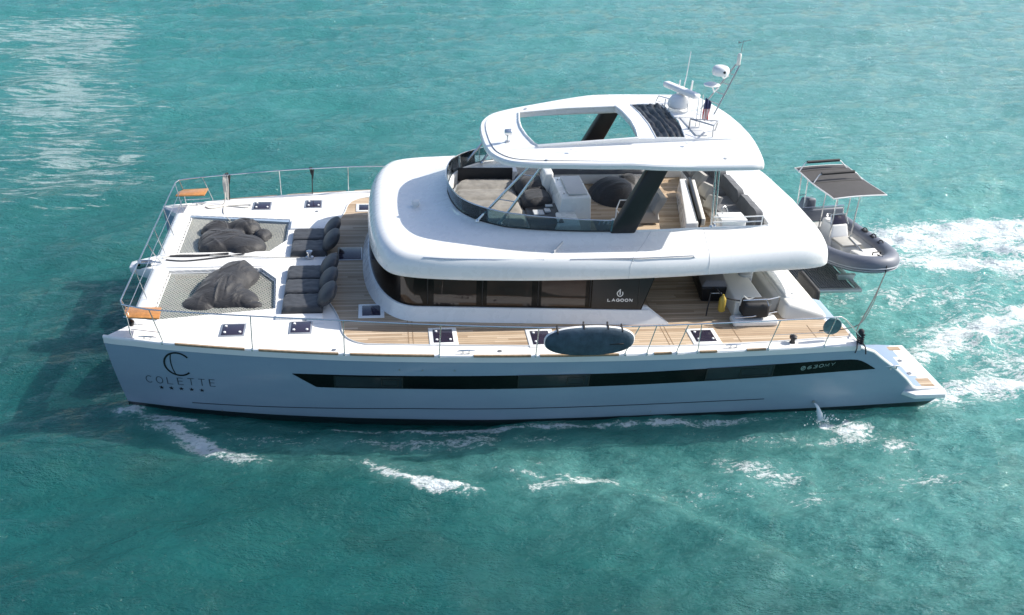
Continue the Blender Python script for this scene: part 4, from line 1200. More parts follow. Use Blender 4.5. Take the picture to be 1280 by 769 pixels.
def folds(x, y, s, a):
    # soft slack of cloth: broad swells and a few long creases, no rock-like grit
    u, v = x*.8+y*.6+.25*fbm(x, y, s, 2), -x*.6+y*.8+.25*fbm(x+5, y, s, 2)
    return a*.8*fbm(u*1.1+s, v*1.5, s, 1)+a*.5*(max(0, 1-abs(fbm(u*.9+s, v*3.0, s+7, 1))*2.6)**1.5-.3)
a = lump(9.98, .62, .44, .66, .50, 3, .3); b = lump(10.0, -.30, .40, .50, .40, 3, .3)
f = lambda x, y: (lambda m: m+folds(x*1.5, y*1.5, 3, .035) if m > 0 else -1)(max(a(x, y), b(x, y)))
solo('covered_seat', heightfield(9.45, 10.5, -.9, 1.4, FF+.22, f, .022), 'fabric', 'shiny black fabric cover pulled over the helm seats behind the taupe cushion', 'covered seat')
# instrument shelf and helm console
part('instrument_panel', MB().hexa([(9.62, -2.0, 3.32), (10.45, -2.0, 3.32), (10.45, -.6, 3.32), (9.62, -.6, 3.32)], [(9.64, -2.0, 3.70), (10.40, -2.0, 3.84), (10.40, -.78, 3.84), (9.64, -.78, 3.70)], .015), 'black', FB)
for (x0, x1, y0, y1, z) in ((9.78, 10.04, -1.36, -1.06, 3.735), (10.06, 10.20, -1.30, -1.10, 3.785), (10.12, 10.30, -1.0, -.88, 3.80)):
    part('control_panel', MB().box(x0, x1, y0, y1, z, z+.04, .008), 'lid', FB)
cn = MB()
cn.hexa([(10.28, -1.45, FF), (11.20, -1.45, FF), (11.20, .20, FF), (10.28, .20, FF)], [(10.44, -1.36, 4.17), (11.16, -1.36, 4.21), (11.16, .16, 4.21), (10.44, .16, 4.17)], .035, 3)
HC = part('helm_console', cn, 'gel', FB)
cn = MB(); cn.hexa([(10.10, -2.15, FF), (10.80, -2.15, FF), (10.80, -1.4, FF), (10.10, -1.4, FF)], [(10.22, -2.15, 3.80), (10.78, -2.15, 3.82), (10.78, -1.42, 3.86), (10.30, -1.42, 3.86)], .03, 3)
part('side_shelf', cn, 'gel', HC)
cn = MB(); cn.hexa([(10.05, .12, FF), (10.50, .12, FF), (10.50, .75, FF), (10.05, .75, FF)], [(10.26, .14, 4.24), (10.48, .14, 4.28), (10.48, .7, 4.28), (10.26, .7, 4.24)], .05, 3)
part('instrument_hood', cn, 'gel', HC)
part('console_lid', MB().box(10.62, 11.10, -1.20, .04, 4.20, 4.24, .015), 'lid', HC)
for y in (-1.05, -.1): part('hinge', MB().lathe([(.022, 0), (.022, .02)], (10.54, y, 4.185), 10), 'steel_dull', HC)
part('control_mat', MB().box(11.28, 11.75, -1.85, -1.2, FF+.2, FF+.25, .01), 'black', HC)
for i in range(3): part('throttle', MB().tube([(11.36+i*.12, -1.55+i*.03, FF+.25), (11.40+i*.12, -1.5+i*.03, FF+.34)], .018, 8), 'steel', HC)
# white tubular frame behind the console
mb = MB(); mb.tube([(11.80, -1.42, FF+.05), (11.80, -1.42, 3.92), (11.95, -1.1, 4.02), (12.6, -1.1, 4.02)], .018, 8); mb.tube([(11.80, -1.42, 3.90), (12.02, -1.3, 3.62), (12.02, -1.3, FF)], .016, 8); mb.tube([(11.8, -1.42, 3.66), (12.1, -1.42, 3.70)], .014, 8)
part('seat_frame', mb, 'paint', FB)
part('side_locker', MB().box(11.66, 11.92, -1.85, -1.5, FF, 3.72, .03), 'gel', FB)
# soft furniture on the flybridge
a = lump(12.35, 1.05, .70, .90, .46, 2.0, .8); b = lump(12.9, 1.6, .4, .5, .36, 2.0, .7)
f = lambda x, y: (lambda m: m+folds(x, y, 9, .05) if m > 0 else -1)(max(a(x, y), b(x, y)))
solo('bean_bag', heightfield(11.5, 13.4, -.1, 2.2, FF, f, .03), 'fabric', 'large charcoal bean bag slumped on the upper teak deck behind the helm console', 'bean bag')
mb = MB(); pillow(mb, 12.55, 13.05, -1.0, -.2, FF+.05, FF+.33, seams=(.5,), axis='y', seed=4, nx=12, ny=16)
mb2 = MB(); pillow(mb2, 0, .5, -.42, .42, 0, .14, seams=(.33, .66), axis='y', seed=8, nx=10, ny=16); mb2.xf(Matrix.Translation((12.95, -.6, FF+.25)) @ Matrix.Rotation(math.radians(-62), 4, 'Y')); mb.add(mb2.v, mb2.f)
solo('low_chair', mb, 'pillow', 'pale grey padded low chair in the sun beside the black fin', 'chair')
# far side seating under the hardtop: slate bench along the far coaming
part('bench_base', MB().box(10.6, 13.4, 1.85, 2.40, FF, 3.62, .04), 'gel', FB)
mb = MB(); pillow(mb, 10.62, 13.38, 1.84, 2.35, 3.6, 3.73, seams=(.33, .66), seed=12, nx=40, ny=12)
part('bench_cushion', mb, 'sofa', FB)
# sofa round the stern of the flybridge
SO = part('sofa_base', MB().box(14.50, 15.38, -2.0, 2.28, FF, 3.56, .03), 'gel', FB)
for (y0, y1, sd_) in ((-1.98, .15, 21), (.17, 2.25, 22)):
    mb = MB(); pillow(mb, 14.52, 15.30, y0, y1, 3.55, 3.66, seed=sd_, nx=16, ny=40); part('seat_cushion', mb, 'sofa', SO)
for (y0, y1) in ((-2.0, -.6), (-.58, .85), (.87, 2.25)):
    mb = MB(); pillow(mb, 15.16, 15.38, y0, y1, 3.6, 4.00, seed=int(y0*7)+31, nx=8, ny=30); part('back_cushion', mb, 'sofa', SO)
# pale screen by the stairwell, with its dark slide
cbm = MB(); cbm.hexa([(13.38, -2.0, FF), (13.74, -2.0, FF), (14.26, .9, FF), (14.02, .9, FF)], [(13.42, -2.0, 3.76), (13.72, -2.0, 3.78), (14.24, .9, 3.82), (14.06, .9, 3.82)], .02)
SW = part('stairwell_screen', cbm, 'gel', FB)
part('slide_rail', MB().hexa([(13.76, -1.9, 3.60), (13.82, -1.9, 3.60), (14.32, .8, 3.66), (14.26, .8, 3.66)], [(13.76, -1.9, 3.84), (13.82, -1.9, 3.84), (14.32, .8, 3.90), (14.26, .8, 3.90)], .01), 'black', SW)
part('slide_lid', MB().hexa([(13.86, -1.8, 3.60), (13.96, -1.8, 3.60), (14.42, .7, 3.66), (14.32, .7, 3.66)], [(13.86, -1.8, 3.80), (13.96, -1.8, 3.80), (14.42, .7, 3.87), (14.32, .7, 3.87)], .02), 'gel_warm', SW)
for i in range(4):
    q = MB(); pillow(q, 0, .42, 0, .62, 0, .12, seed=40+i, nx=10, ny=12)
    q.xf(Matrix.Translation((14.62-.04*i, 1.45-i*.80, 3.60)) @ Matrix.Rotation(math.radians(-60), 4, 'Y') @ Matrix.Rotation(.1*i, 4, 'Z'))
    solo('throw_pillow', q, 'pillow', ['pale grey pillow farthest from the white side cabinet on the upper sofa', 'pale grey pillow second in the row, counted from the far end', 'pale grey pillow third in the row, counted from the far end', 'pale grey pillow nearest the white side cabinet on the upper sofa'][i], 'pillow', 'pale pillows along the upper deck sofa')
SC = part('side_cabinet', MB().box(14.18, 14.78, -2.36, -1.90, FF, 3.96, .03), 'gel', FB)
part('cabinet_top', MB().box(14.16, 14.80, -2.37, -1.88, 3.96, 4.00, .012), 'paint', SC)
mb = MB(); mb.tube(smooth_path([(14.3, -2.0, 4.0), (14.26, -1.98, 4.14), (14.38, -1.92, 4.16), (14.45, -1.95, 4.02)], 5), .012, 6)
part('tap', mb, 'steel', SC)
gr = MB()
for z in (3.97, 4.10): gr.tube([(13.92, -2.42, z), (14.6, -2.42, z), (15.16, -2.38, z)], .016, 8)
gr.tube([(15.16, -2.38, 3.84), (15.16, -2.38, 4.11)], .014, 8)
part('side_rail', gr, 'paint', FB)
part('side_gate', MB().box(12.3, 13.35, -2.36, -2.28, FF, 3.62, .02), 'gel', FB)
part('gate_cap', MB().box(12.35, 13.30, -2.26, -2.14, FF+.02, FF+.08, .01), 'wood', FB)

# ------------------------------------------------------------------ cockpit aft
CK = part('galley_unit', MB().hexa([(14.32, -3.62, ZD), (15.15, -3.62, ZD), (15.15, -.4, ZD), (14.55, -.4, ZD)], [(14.34, -3.55, 2.42), (15.08, -3.55, 2.42), (15.08, -.45, 2.50), (14.55, -.45, 2.50)], .05, 3), 'gel_warm', CAT)
part('sink_lid', MB().box(14.62, 14.98, -1.55, -1.1, 2.46, 2.52, .01), 'hatch_glass', CK)
part('sink_surround', MB().box(14.56, 15.04, -1.62, -1.02, 2.45, 2.505, .015), 'gel', CK)
part('cockpit_pole', MB().tube([(15.2, -2.15, ZD), (15.25, -2.1, 3.25)], .045, 12), 'paint', CK)
part('pole_base', MB().lathe([(.16, 0), (.16, .06), (.07, .1)], (15.02, -2.2, 2.44), 18), 'lid', CK)
part('cockpit_seat', MB().box(14.2, 15.3, -4.02, -3.66, ZD+.006, 2.13, .05), 'gel', CAT, label='low white step beside the side deck')
part('cockpit_table', MB().box(12.75, 13.55, -.95, 0.6, 2.50, 2.55, .02), 'woodtrim', CAT)
part('table_leg', MB().tube([(13.2, -.2, ZD), (13.2, -.2, 2.5)], .05, 10), 'steel', CAT)
# moulded transom with its sunlit top, sloping down to the stern
tr = MB()
tr.hexa([(15.50, -3.72, ZD-.2), (16.62, -3.80, ZD-.2), (16.62, 3.80, ZD-.2), (15.50, 3.72, ZD-.2)], [(15.62, -3.55, 2.36), (16.60, -3.75, 2.12), (16.60, 3.75, 2.12), (15.62, 3.55, 2.36)], .10, 4)
TR = part('transom', tr, 'gel_warm', CAT)
tt = MB(); tt.hexa([(15.68, -3.30, 2.30), (16.34, -3.20, 2.14), (16.34, 3.20, 2.14), (15.68, 3.30, 2.30)], [(15.70, -3.26, 2.40), (16.32, -3.18, 2.24), (16.32, 3.18, 2.24), (15.70, 3.26, 2.40)], .03, 3)
part('transom_top', tt, 'gel', TR)
for (x, y) in ((15.9, -2.85), (15.95, -3.05)): part('filler_cap', MB().lathe([(.035, 0), (.035, .02)], (x, y, 2.34), 12), 'lid', TR)
part('transom_slot', MB().box(16.36, 16.40, -2.2, 2.6, 2.15, 2.20, .005), 'lid', TR)
part('cockpit_back', MB().hexa([(15.28, -3.3, ZD), (15.50, -3.3, ZD), (15.50, 3.3, ZD), (15.28, 3.3, ZD)], [(15.42, -3.2, 2.34), (15.62, -3.2, 2.34), (15.62, 3.2, 2.34), (15.42, 3.2, 2.34)], .04, 3), 'beige', TR)
# stern bulkhead below the transom
part('stern_wall', MB().hexa([(16.2, -3.0, .35), (16.7, -3.0, .35), (16.7, 3.0, .35), (16.2, 3.0, .35)], [(16.2, -3.8, 1.86), (16.60, -3.8, 1.86), (16.60, 3.8, 1.86), (16.2, 3.8, 1.86)]), 'gel', CAT)
# frame of the bathing platform that carries the tender
lf = MB()
for y in (-.20, 2.9):
    lf.box(16.6, 19.35, y-.06, y+.06, .86, .96, .02)
for x in (17.3, 19.3): lf.box(x-.06, x+.06, -.14, 2.84, .87, .95, .015)
LF = part('lift_frame', lf, 'alu', CAT)
gd = MB()
for i in range(24): gd.box(17.45+i*.072, 17.49+i*.072, -.12, 2.8, .91, .945)
part('grating', gd, 'sofa', LF)
ar = MB()
for y in (-.4, 2.4): ar.tube([(16.65, y, .9), (17.4, y, .55)], .06, 10)
ar.tube([(17.1, -.2, .95), (17.1, -.25, 1.45), (17.25, .4, 1.5)], .022, 8)
part('lift_arm', ar, 'steel', LF)
for y in (.4, 2.3):
    ck = MB(); ck.hexa([(18.9, y-.05, .95), (19.35, y-.05, .95), (19.35, y+.05, .95), (18.9, y+.05, .95)], [(18.85, y-.05, 1.12), (19.4, y-.05, 1.12), (19.4, y+.05, 1.12), (18.85, y+.05, 1.12)], .01)
    part('chock', ck, 'alu', LF)

# ------------------------------------------------------------------ things lying on the yacht
# sun pads on the foredeck: three mattresses and three back rolls a side
def sunpad(y0, y1, n, lab, seed):
    t = thing('sun_pad', lab, 'sun pad', (4.3, (y0+y1)/2, ZD+.004), 0, 'charcoal sun pads on the foredeck')
    w = (y1-y0)/n
    for k in range(n):
        mb = MB(); pillow(mb, 3.76-.02*k*0, 4.70, y0+k*w+.01, y0+(k+1)*w-.01, ZD+.004, ZD+.16, seed=seed+k, seams=(.5,) if k == 99 else (), nx=22, ny=18)
        part('mattress', mb, 'cushion', t)
    for k in range(n):
        mb = MB(); R = []; yy0, yy1 = y0+k*w-.02-.18*0, y0+(k+1)*w+.01
        for j in range(15):
            v = j/14; y = yy0+(yy1-yy0)*v; pf = math.sqrt(max(.02, 1-abs(2*v-1)**3.2)); row = []
            for i in range(18):
                a_ = 2*math.pi*i/18; rx, rz = .30*pf, .17*pf
                px, pz = rx*math.cos(a_), rz*math.sin(a_)
                px, pz = px*math.cos(.75)+pz*math.sin(.75)*0-pz*.5, px*math.sin(.75)+pz*math.cos(.75)
                q = .015*fbm(px*9+seed, y*8, pz*9+k)
                row.append((4.80+px+q-.06*0, y, ZD+.32+pz+q))
            R.append(row)
        mb.loft(R, True, True, True); part('back_roll', mb, 'cushion', t)
    return t
sunpad(-2.86, -.52, 3, 'three-seat charcoal sun pad with back rolls, beside the near trampoline', 51)
sunpad(.24, 1.80, 2, 'two-seat charcoal sun pad with back rolls, beside the far trampoline', 61)

# covered bean bags on the trampolines: soft heaps with long creases pressed into the cloth
def creases(seed, n, x0, x1, y0, y1, ang, spread, amp):
    rg = random.Random(seed); C_ = []
    for k in range(n):
        cx, cy = rg.uniform(x0, x1), rg.uniform(y0, y1); a_ = ang+rg.gauss(0, spread); L_ = rg.uniform(.22, .75)
        C_.append((cx, cy, math.cos(a_), math.sin(a_), L_, rg.uniform(-.5, .5), rg.uniform(.018, .045), amp*rg.uniform(.4, 1)*(1 if rg.random() > .35 else -1)))
    def f(x, y):
        h = 0
        for cx, cy, c, s, L_, bend, w, am in C_:
            u = (x-cx)*c+(y-cy)*s
            if abs(u) > L_: continue
            v = -(x-cx)*s+(y-cy)*c-bend*u*u
            if abs(v) > w*3.5: continue
            h += am*math.exp(-(v/w)**2)*(1-(u/L_)**2)
        return h
    return f
def rot_l(cx, cy, rx, ry, h, ang, p=2.2, q=.5):
    c, s = math.cos(ang), math.sin(ang); g = lump(0, 0, rx, ry, h, p, q)
    return lambda x, y: g((x-cx)*c+(y-cy)*s, -(x-cx)*s+(y-cy)*c)
def cover(lumps, x0, x1, y0, y1, s, cr):
    def f(x, y):
        wx, wy = x+.05*fbm(x*2.2, y*2.2, s, 2), y+.05*fbm(x*2.2+9, y*2.2, s, 2)
        v = [L(wx, wy) for L in lumps]; v = [a_ for a_ in v if a_ > 0]
        if not v: return -1
        # smooth maximum, so the lobes run into each other
        m = math.log(sum(math.exp(a_*16) for a_ in v))/16-.0
        return max(.006, m+(cr(x, y)+.018*fbm(x*2.5, y*2.5, s, 2))*min(1, m*5))
    return heightfield(x0, x1, y0, y1, ZD-.09, f, .02)
far_l = [rot_l(1.95, 1.30, .64, .68, .30, .1, 2.8, .45), rot_l(2.55, 1.02, .50, .52, .30, .3, 2.3, .55), rot_l(1.70, 2.14, .42, .36, .28, .2, 2.2, .55), rot_l(2.40, 2.20, .46, .40, .32, -.2, 2.2, .55), lump(2.92, 1.76, .24, .30, .20, 2, .5)]
solo('bean_bag_cover', cover(far_l, 1.0, 3.4, .3, 2.8, 5, creases(3, 34, 1.2, 3.0, .5, 2.6, .15, .6, .03)), 'fabric', 'black covered bean bag bundle with puffy lobes, on the far trampoline', 'covered bean bags', 'covered bean bags on the trampolines')
near_l = [rot_l(2.32, -1.15, .60, 1.10, .34, -.36, 2.4, .7), rot_l(1.85, -2.02, .42, .36, .15, .3, 2.2, .6), rot_l(2.55, -1.90, .58, .40, .20, .1, 2.3, .6), lump(2.50, -.62, .42, .52, .32, 2.2, .6), lump(3.02, -2.20, .24, .13, .08)]
solo('bean_bag_cover', cover(near_l, 1.1, 3.5, -2.7, .1, 17, creases(8, 34, 1.3, 3.1, -2.4, -.2, 1.15, .3, .035)), 'fabric', 'black creased cover draped smoothly over bean bags, on the near trampoline', 'covered bean bags', 'covered bean bags on the trampolines')

# board in its bag lashed outside the near guard rail
BX, BZ = 10.50, 2.41
def board_ring(k, y, sc_):
    R = []
    for i in range(48):
        a_ = 2*math.pi*i/48; cx, cz = math.cos(a_), math.sin(a_)
        ex = math.copysign(abs(cx)**.82, cx)*1.0*sc_; ez = math.copysign(abs(cz)**.82, cz)*.355*sc_
        R.append((BX+ex, y+.0*ez, BZ+ez))
    return R
mb = MB()
mb.loft([board_ring(0, -5.245+d, s_) for d, s_ in ((-.062, .02), (-.058, .35), (-.045, .65), (-.02, .86), (.0, .945), (.03, .985))], True, True, False)
BO = thing('paddle_board', 'rounded dark board in a grey cover lashed upright to the near guard rail', 'board', (BX, -5.15, ZD+.08))
part('cover', mb, 'board', BO)
mb = MB(); mb.loft([board_ring(0, -5.245+d, s_) for d, s_ in ((.03, .985), (.05, 1.0), (.09, 1.0), (.115, .97), (.12, .5))], True, False, True)
part('rim', mb, 'paint', BO)
for dx in (-.72, -.15, .38, .70):
    st = MB(); zz = .355*(1-abs(dx)**2.3)**.43+.0
    st.tube([(BX+dx, -5.25, BZ+zz-.12), (BX+dx, -5.235, BZ+zz-.02), (BX+dx, -5.19, BZ+zz+.012), (BX+dx, -5.12, BZ+zz), (BX+dx+.02, -5.02, BZ+zz+.02)], .022, 6)
    part('strap', st, 'rubber', BO)
part('fin_slot', MB().box(BX+.42, BX+.74, -5.30, -5.25, BZ-.06, BZ-.03, .008), 'rubber', BO)

# grill under its black lid
GB = thing('grill_box', 'large black lidded box with a handle, standing on the cockpit teak under the overhang', 'box', (14.1, -2.0, ZD))
part('body', MB().hexa([(13.80, -2.70, ZD+.006), (14.40, -2.72, ZD+.006), (14.62, -1.25, ZD+.006), (14.0, -1.2, ZD+.006)], [(13.74, -2.78, 2.42), (14.40, -2.80, 2.42), (14.64, -1.22, 2.42), (13.98, -1.18, 2.42)], .05, 3), 'black', GB)
part('lid', MB().hexa([(13.74, -2.78, 2.42), (14.40, -2.80, 2.42), (14.64, -1.22, 2.42), (13.98, -1.18, 2.42)], [(13.86, -2.68, 2.56), (14.34, -2.70, 2.56), (14.56, -1.30, 2.56), (14.08, -1.28, 2.56)], .03, 3), 'box_lid', GB)
hd = MB(); hd.tube([(13.98, -2.80, 2.30), (13.98, -2.88, 2.30), (14.24, -2.88, 2.30), (14.24, -2.80, 2.30)], .014, 8)
part('handle', hd, 'steel', GB)
# black bag with a rail, and the mustard cylinder
BG = thing('engine_bag', 'soft black bag strapped to a rail on the cream stern locker', 'bag', (14.9, -3.62, 2.44))
mb = MB(); mb.box(14.42, 15.06, -3.98, -3.55, 2.16, 2.56, .1, 4); part('bag', mb, 'rubber', BG)
mb = MB(); mb.tube([(14.40, -3.85, 2.60), (15.05, -3.85, 2.62), (15.35, -3.7, 2.60), (15.35, -3.7, 2.2), (14.6, -4.02, 2.26), (14.2, -4.02, 2.24)], .014, 8)
mb.tube([(14.95, -3.93, 2.62), (14.98, -4.0, 2.52), (15.04, -3.98, 2.58)], .012, 6); part('rail', mb, 'steel', BG)
mb = MB(); mb.tube(smooth_path([(14.35, -3.8, 2.44), (14.42, -3.75, 2.66), (14.55, -3.8, 2.60), (14.7, -3.78, 2.66)], 5), .02, 6); part('strap', mb, 'rope', BG)
mb = MB(); mb.lathe([(.02, .44), (.03, .40), (.075, .34), (.085, .30), (.085, .02), (.07, 0)], (14.02, -3.55, ZD+.2), 16)
CY = solo('gas_cylinder', mb, 'yellow', 'small mustard yellow cylinder standing in front of the cream galley unit', 'cylinder')
mb = MB(); mb.tube(smooth_path([(13.95, -3.0, 2.5), (13.92, -3.3, 2.65), (14.1, -3.5, 2.5), (14.5, -3.6, 2.45)], 6), .018, 6); mb.tube([(13.72, -3.42, ZD), (13.76, -3.4, 2.6)], .018, 8)
solo('hose', mb, 'rubber', 'black hose looped over a short post between the black box and the mustard cylinder', 'hose')
# fenders
fd = MB(); fd.hexa([(17.02, -.95, 1.25), (17.20, -.95, 1.25), (17.32, -1.95, 1.2), (17.14, -1.95, 1.2)], [(17.0, -.95, 1.95), (17.16, -.95, 1.95), (17.28, -1.95, 1.82), (17.12, -1.95, 1.82)], .08, 4)
solo('fender', fd, 'rubber', 'flat black fender hanging at the stern between the yacht and the tender frame', 'fender')
ds = MB(); ds.lathe([(.02, -.03), (.20, -.035), (.225, 0), (.20, .035), (.02, .03)], (16.28, -4.70, 2.34), 30, 'Y')
solo('round_cover', ds, 'green', 'round sea-green disc cover hung inside the last span of the near guard rail', 'disc cover')
# small dark winch cap and rope tail on the after quarter
mb = MB(); mb.lathe([(.07, 0), (.05, .05), (.05, .1), (.085, .12), (.085, .17), (.03, .2)], (15.35, -4.78, ZD), 16)
part('warping_drum', mb, 'black', CAT)
rp = MB()
rp.tube(smooth_path([(19.67, -.66, 1.66), (19.0, -1.65, 1.72), (18.2, -2.8, 1.84), (17.05, -4.45, 2.12), (16.95, -4.7, 2.05), (16.92, -4.86, 1.99)], 8), .016, 6)
rp.tube(smooth_path([(19.0, -1.66, 1.72), (18.2, -2.86, 1.80), (17.2, -4.1, 1.98), (16.2, -4.3, ZD+.02)], 8), .011, 6)
solo('painter_rope', rp, 'rope_dk', 'dark line running from the tender bow down to the near stern quarter', 'rope')
kn = MB()
for i in range(5):
    kn.tube(smooth_path([(16.85+.02*i, -4.88, 2.28-.06*i), (16.95, -4.98, 2.24-.06*i), (16.9, -4.80, 2.18-.05*i)], 5), .022, 6)
kn.tube(smooth_path([(16.85, -4.9, 2.05), (16.8, -5.05, 1.95), (16.75, -5.1, 1.84)], 5), .016, 6)
kn.tube(smooth_path([(16.95, -4.9, 2.05), (17.0, -5.05, 1.95), (17.02, -5.1, 1.80)], 5), .016, 6)
kn.ell((16.9, -4.9, 2.28), (.07, .07, .08))
solo('rope_coil', kn, 'rope_dk', 'knotted black rope coil at the end of the near guard rail', 'rope')
# mooring rope coiled on the far bow rail
rc = MB(); rng_ = random.Random(3)
for k in range(5):
    x = 1.68+.02*k; pts = [(x, 4.13+.02*k, 2.80), (x-.02, 4.05, 2.55), (x+.01, 4.0, 2.25-.05*k), (x+.04, 4.06, 2.5), (x+.03, 4.15, 2.80)]
    rc.tube(smooth_path(pts, 6), .012, 6)
rc.tube(smooth_path([(1.7, 4.0, 2.3), (1.65, 3.85, ZD+.02), (1.2, 3.75, ZD+.02), (1.35, 3.55, ZD+.02), (1.8, 3.75, ZD+.02), (2.4, 3.8, ZD+.02), (2.3, 3.6, ZD+.02), (1.75, 3.72, ZD+.02), (1.72, 3.3, ZD+.02), (1.8, 3.05, ZD-.02), (1.95, 2.8, ZD-.03)], 8), .017, 6)
solo('mooring_rope', rc, 'rope', 'pale mooring rope looped over the far bow rail and trailing on the white deck', 'rope')
for (x, lab) in ((1.80, 'black strap hanging from the far rail right next to the pale rope'), (4.13, 'black strap knotted on the far rail above the foredeck hatches'), (6.55, 'black strap on the far rail near the saloon roof')):
    mb = MB(); y = cub(x, SH)-.05
    mb.tube([(x, y, 2.84), (x+.01, y, 2.60), (x-.01, y, ZD+.02)], [.025, .018, .014], 6)
    mb.tube(smooth_path([(x-.05, y, 2.84), (x, y-.03, 2.62), (x+.06, y, 2.78), (x+.02, y, 2.5)], 5), .018, 6)
    solo('rail_strap', mb, 'rubber', lab, 'strap', 'black straps on the far guard rail')
bx = MB(); bx.tube(smooth_path([(.75, .32, ZD+.05), (1.4, .30, ZD+.06), (2.2, .42, ZD+.055)], 6), .028, 6); bx.tube(smooth_path([(.7, .1, ZD+.05), (1.2, .02, ZD+.05), (2.0, .2, ZD+.055), (2.6, .38, ZD+.06)], 6), .02, 6)
solo('anchor_bridle', bx, 'rope_dk', 'dark doubled line lying along the white centre spine of the foredeck', 'rope')

# ------------------------------------------------------------------ tender on the stern platform
TE = thing('tender', 'grey inflatable tender with canvas sun top carried on the stern platform', 'inflatable boat', (19.30, 1.55, 1.0), math.radians(8.5))
# local frame: bow towards -y, 3.9 m long
def trib(): 
    P = []
    for s in (1,):
        P += [(.90, 1.50, .62), (.92, 1.0, .60), (.92, .4, .60), (.92, -.4, .62), (.86, -1.0, .66), (.66, -1.55, .72), (.34, -1.90, .78), (0, -2.0, .80)]
    L_ = [(-x, y, z) for x, y, z in P[::-1]][1:]
    return smooth_path(P+L_, 7)
tp_ = trib(); n = len(tp_)
rad = [.235*min(1, .35+1.6*min(i, n-1-i)/(n*.08)) for i in range(n)]
part('tube', MB().tube(tp_, rad, 18), 'tube', TE, local=True)
mb = MB()
sd_ = []
for i, p in enumerate(tp_):
    if 4 < i < n-5:
        d = Vector((p.x, p.y*.6 if p.y < -.9 else 0, 0)).normalized(); sd_.append((p.x+d.x*.235, p.y+d.y*.235, p.z-.03))
mb.tube(sd_, .022, 6); mb.tube([(x, y, z-.07) for x, y, z in sd_], .012, 6)
part('rub_strake', mb, 'tube_lt', TE, local=True)
# moulded hull under the tubes
R = []
for i in range(12):
    t_ = i/11; y = 1.5-3.25*t_; w = .80*(1-t_**3.2*.8); k = .10+.42*t_**3
    R.append([(-w, y, .56+.1*t_**2), (-w*.75, y, .34+k*.45), (0, y, .06+k), (w*.75, y, .34+k*.45), (w, y, .56+.1*t_**2)])
part('hull', MB().loft(R, False), 'gel_warm', TE, local=True)
fl2 = MB(); fl2.prism([(-.72, 1.4), (.72, 1.4), (.72, -.7), (.5, -1.3), (-.5, -1.3), (-.72, -.7)], .40, .44)
part('floor', fl2, 'sofa', TE, local=True)
ls = MB(); ls.hexa([(.50, 1.3, .43), (.70, 1.3, .43), (.62, -1.1, .43), (.42, -1.0, .43)], [(.60, 1.3, .60), (.74, 1.3, .66), (.66, -1.1, .68), (.50, -1.0, .60)], .01); ls.hexa([(-.70, 1.3, .43), (-.50, 1.3, .43), (-.42, -1.0, .43), (-.62, -1.1, .43)], [(-.74, 1.3, .66), (-.60, 1.3, .60), (-.50, -1.0, .60), (-.66, -1.1, .68)], .01)
part('inner_liner', ls, 'beige', TE, local=True)
part('bow_step', MB().prism([(-.40, -1.12), (.40, -1.12), (.28, -1.72), (-.28, -1.72)], .72, .88, .03), 'gel_warm', TE, local=True)
bp = MB(); bp.tube([(-.1, -1.3, .86), (-.25, -.75, 1.08), (-.14, -.72, 1.12)], .025, 8); part('bow_handle', bp, 'steel', TE, local=True)
bc = MB(); bc.tube([(-.12, -1.75, .98), (-.12, -1.75, 1.06), (.12, -1.75, 1.06), (.12, -1.75, .98)], .02, 6); bc.tube([(0, -1.8, 1.0), (.02, -2.0, 1.02), (.04, -2.22, .85), (.04, -2.24, .66)], .022, 6); part('bow_line', bc, 'rubber', TE, local=True)
for (x, y) in ((.93, 1.35), (.93, .1), (.92, -.35), (.86, -.8), (-.93, .6), (-.93, -.5)):
    s = 1 if x > 0 else -1
    h_ = MB(); h_.tube(smooth_path([(x-.04*s, y-.12, .82), (x-.02*s, y-.06, .90), (x-.02*s, y+.06, .90), (x-.04*s, y+.12, .82)], 4), .018, 6); h_.ell((x-.03*s, y, .83), (.09, .17, .02), 12, 6)
    part('grab_handle', h_, 'rubber', TE, local=True)
cs_ = MB(); cs_.hexa([(-.34, -.10, .43), (.34, -.10, .43), (.34, .62, .43), (-.34, .62, .43)], [(-.26, .10, 1.10), (.26, .10, 1.10), (.30, .58, 1.16), (-.30, .58, 1.16)], .06, 4)
CO = part('console', cs_, 'paint', TE, local=True)
part('console_seat', MB().box(-.30, .30, -.62, -.06, .44, .72, .04), 'lid', CO, local=True)
part('console_cushion', MB().box(-.32, .32, -.64, -.05, .72, .79, .03), 'beige', CO, local=True)
ar_ = MB(); R = []
for k in range(13):
    a_ = math.pi*k/12; R.append((.20*math.cos(a_), .20+.0, .78+.28*math.sin(a_)))
vs = [(x, -.07+(z-.5)*.30, z) for x, y, z in R]; ar_.v = vs+[(x, y+.04, z) for x, y, z in vs]; m_ = len(vs)
ar_.f = [tuple(range(m_)), tuple(range(2*m_-1, m_-1, -1))]+[(k, (k+1) % m_, m_+(k+1) % m_, m_+k) for k in range(m_)]
part('backrest', ar_, 'tube', CO, local=True)
part('windshield', MB().hexa([(-.26, .12, 1.09), (.26, .12, 1.09), (.26, .16, 1.09), (-.26, .16, 1.09)], [(-.22, .26, 1.32), (.22, .26, 1.32), (.22, .29, 1.32), (-.22, .29, 1.32)], .01), 'hatch_glass', CO, local=True)
wf = MB(); wf.tube([(-.28, .12, 1.08), (-.24, .28, 1.35), (.24, .28, 1.35), (.28, .12, 1.08)], .02, 8); wf.tube([(-.12, .60, 1.12), (-.06, .72, 1.18), (.06, .72, 1.18), (.12, .60, 1.12)], .015, 8); part('grab_rail', wf, 'steel', CO, local=True)
part('rear_seat', MB().box(-.66, .66, .72, 1.10, .43, .80, .04), 'lid', TE, local=True)
bkm = MB(); bkm.box(-.72, .72, 1.04, 1.18, .80, 1.20, .05, 3); part('rear_backrest', bkm, 'tube', TE, local=True)
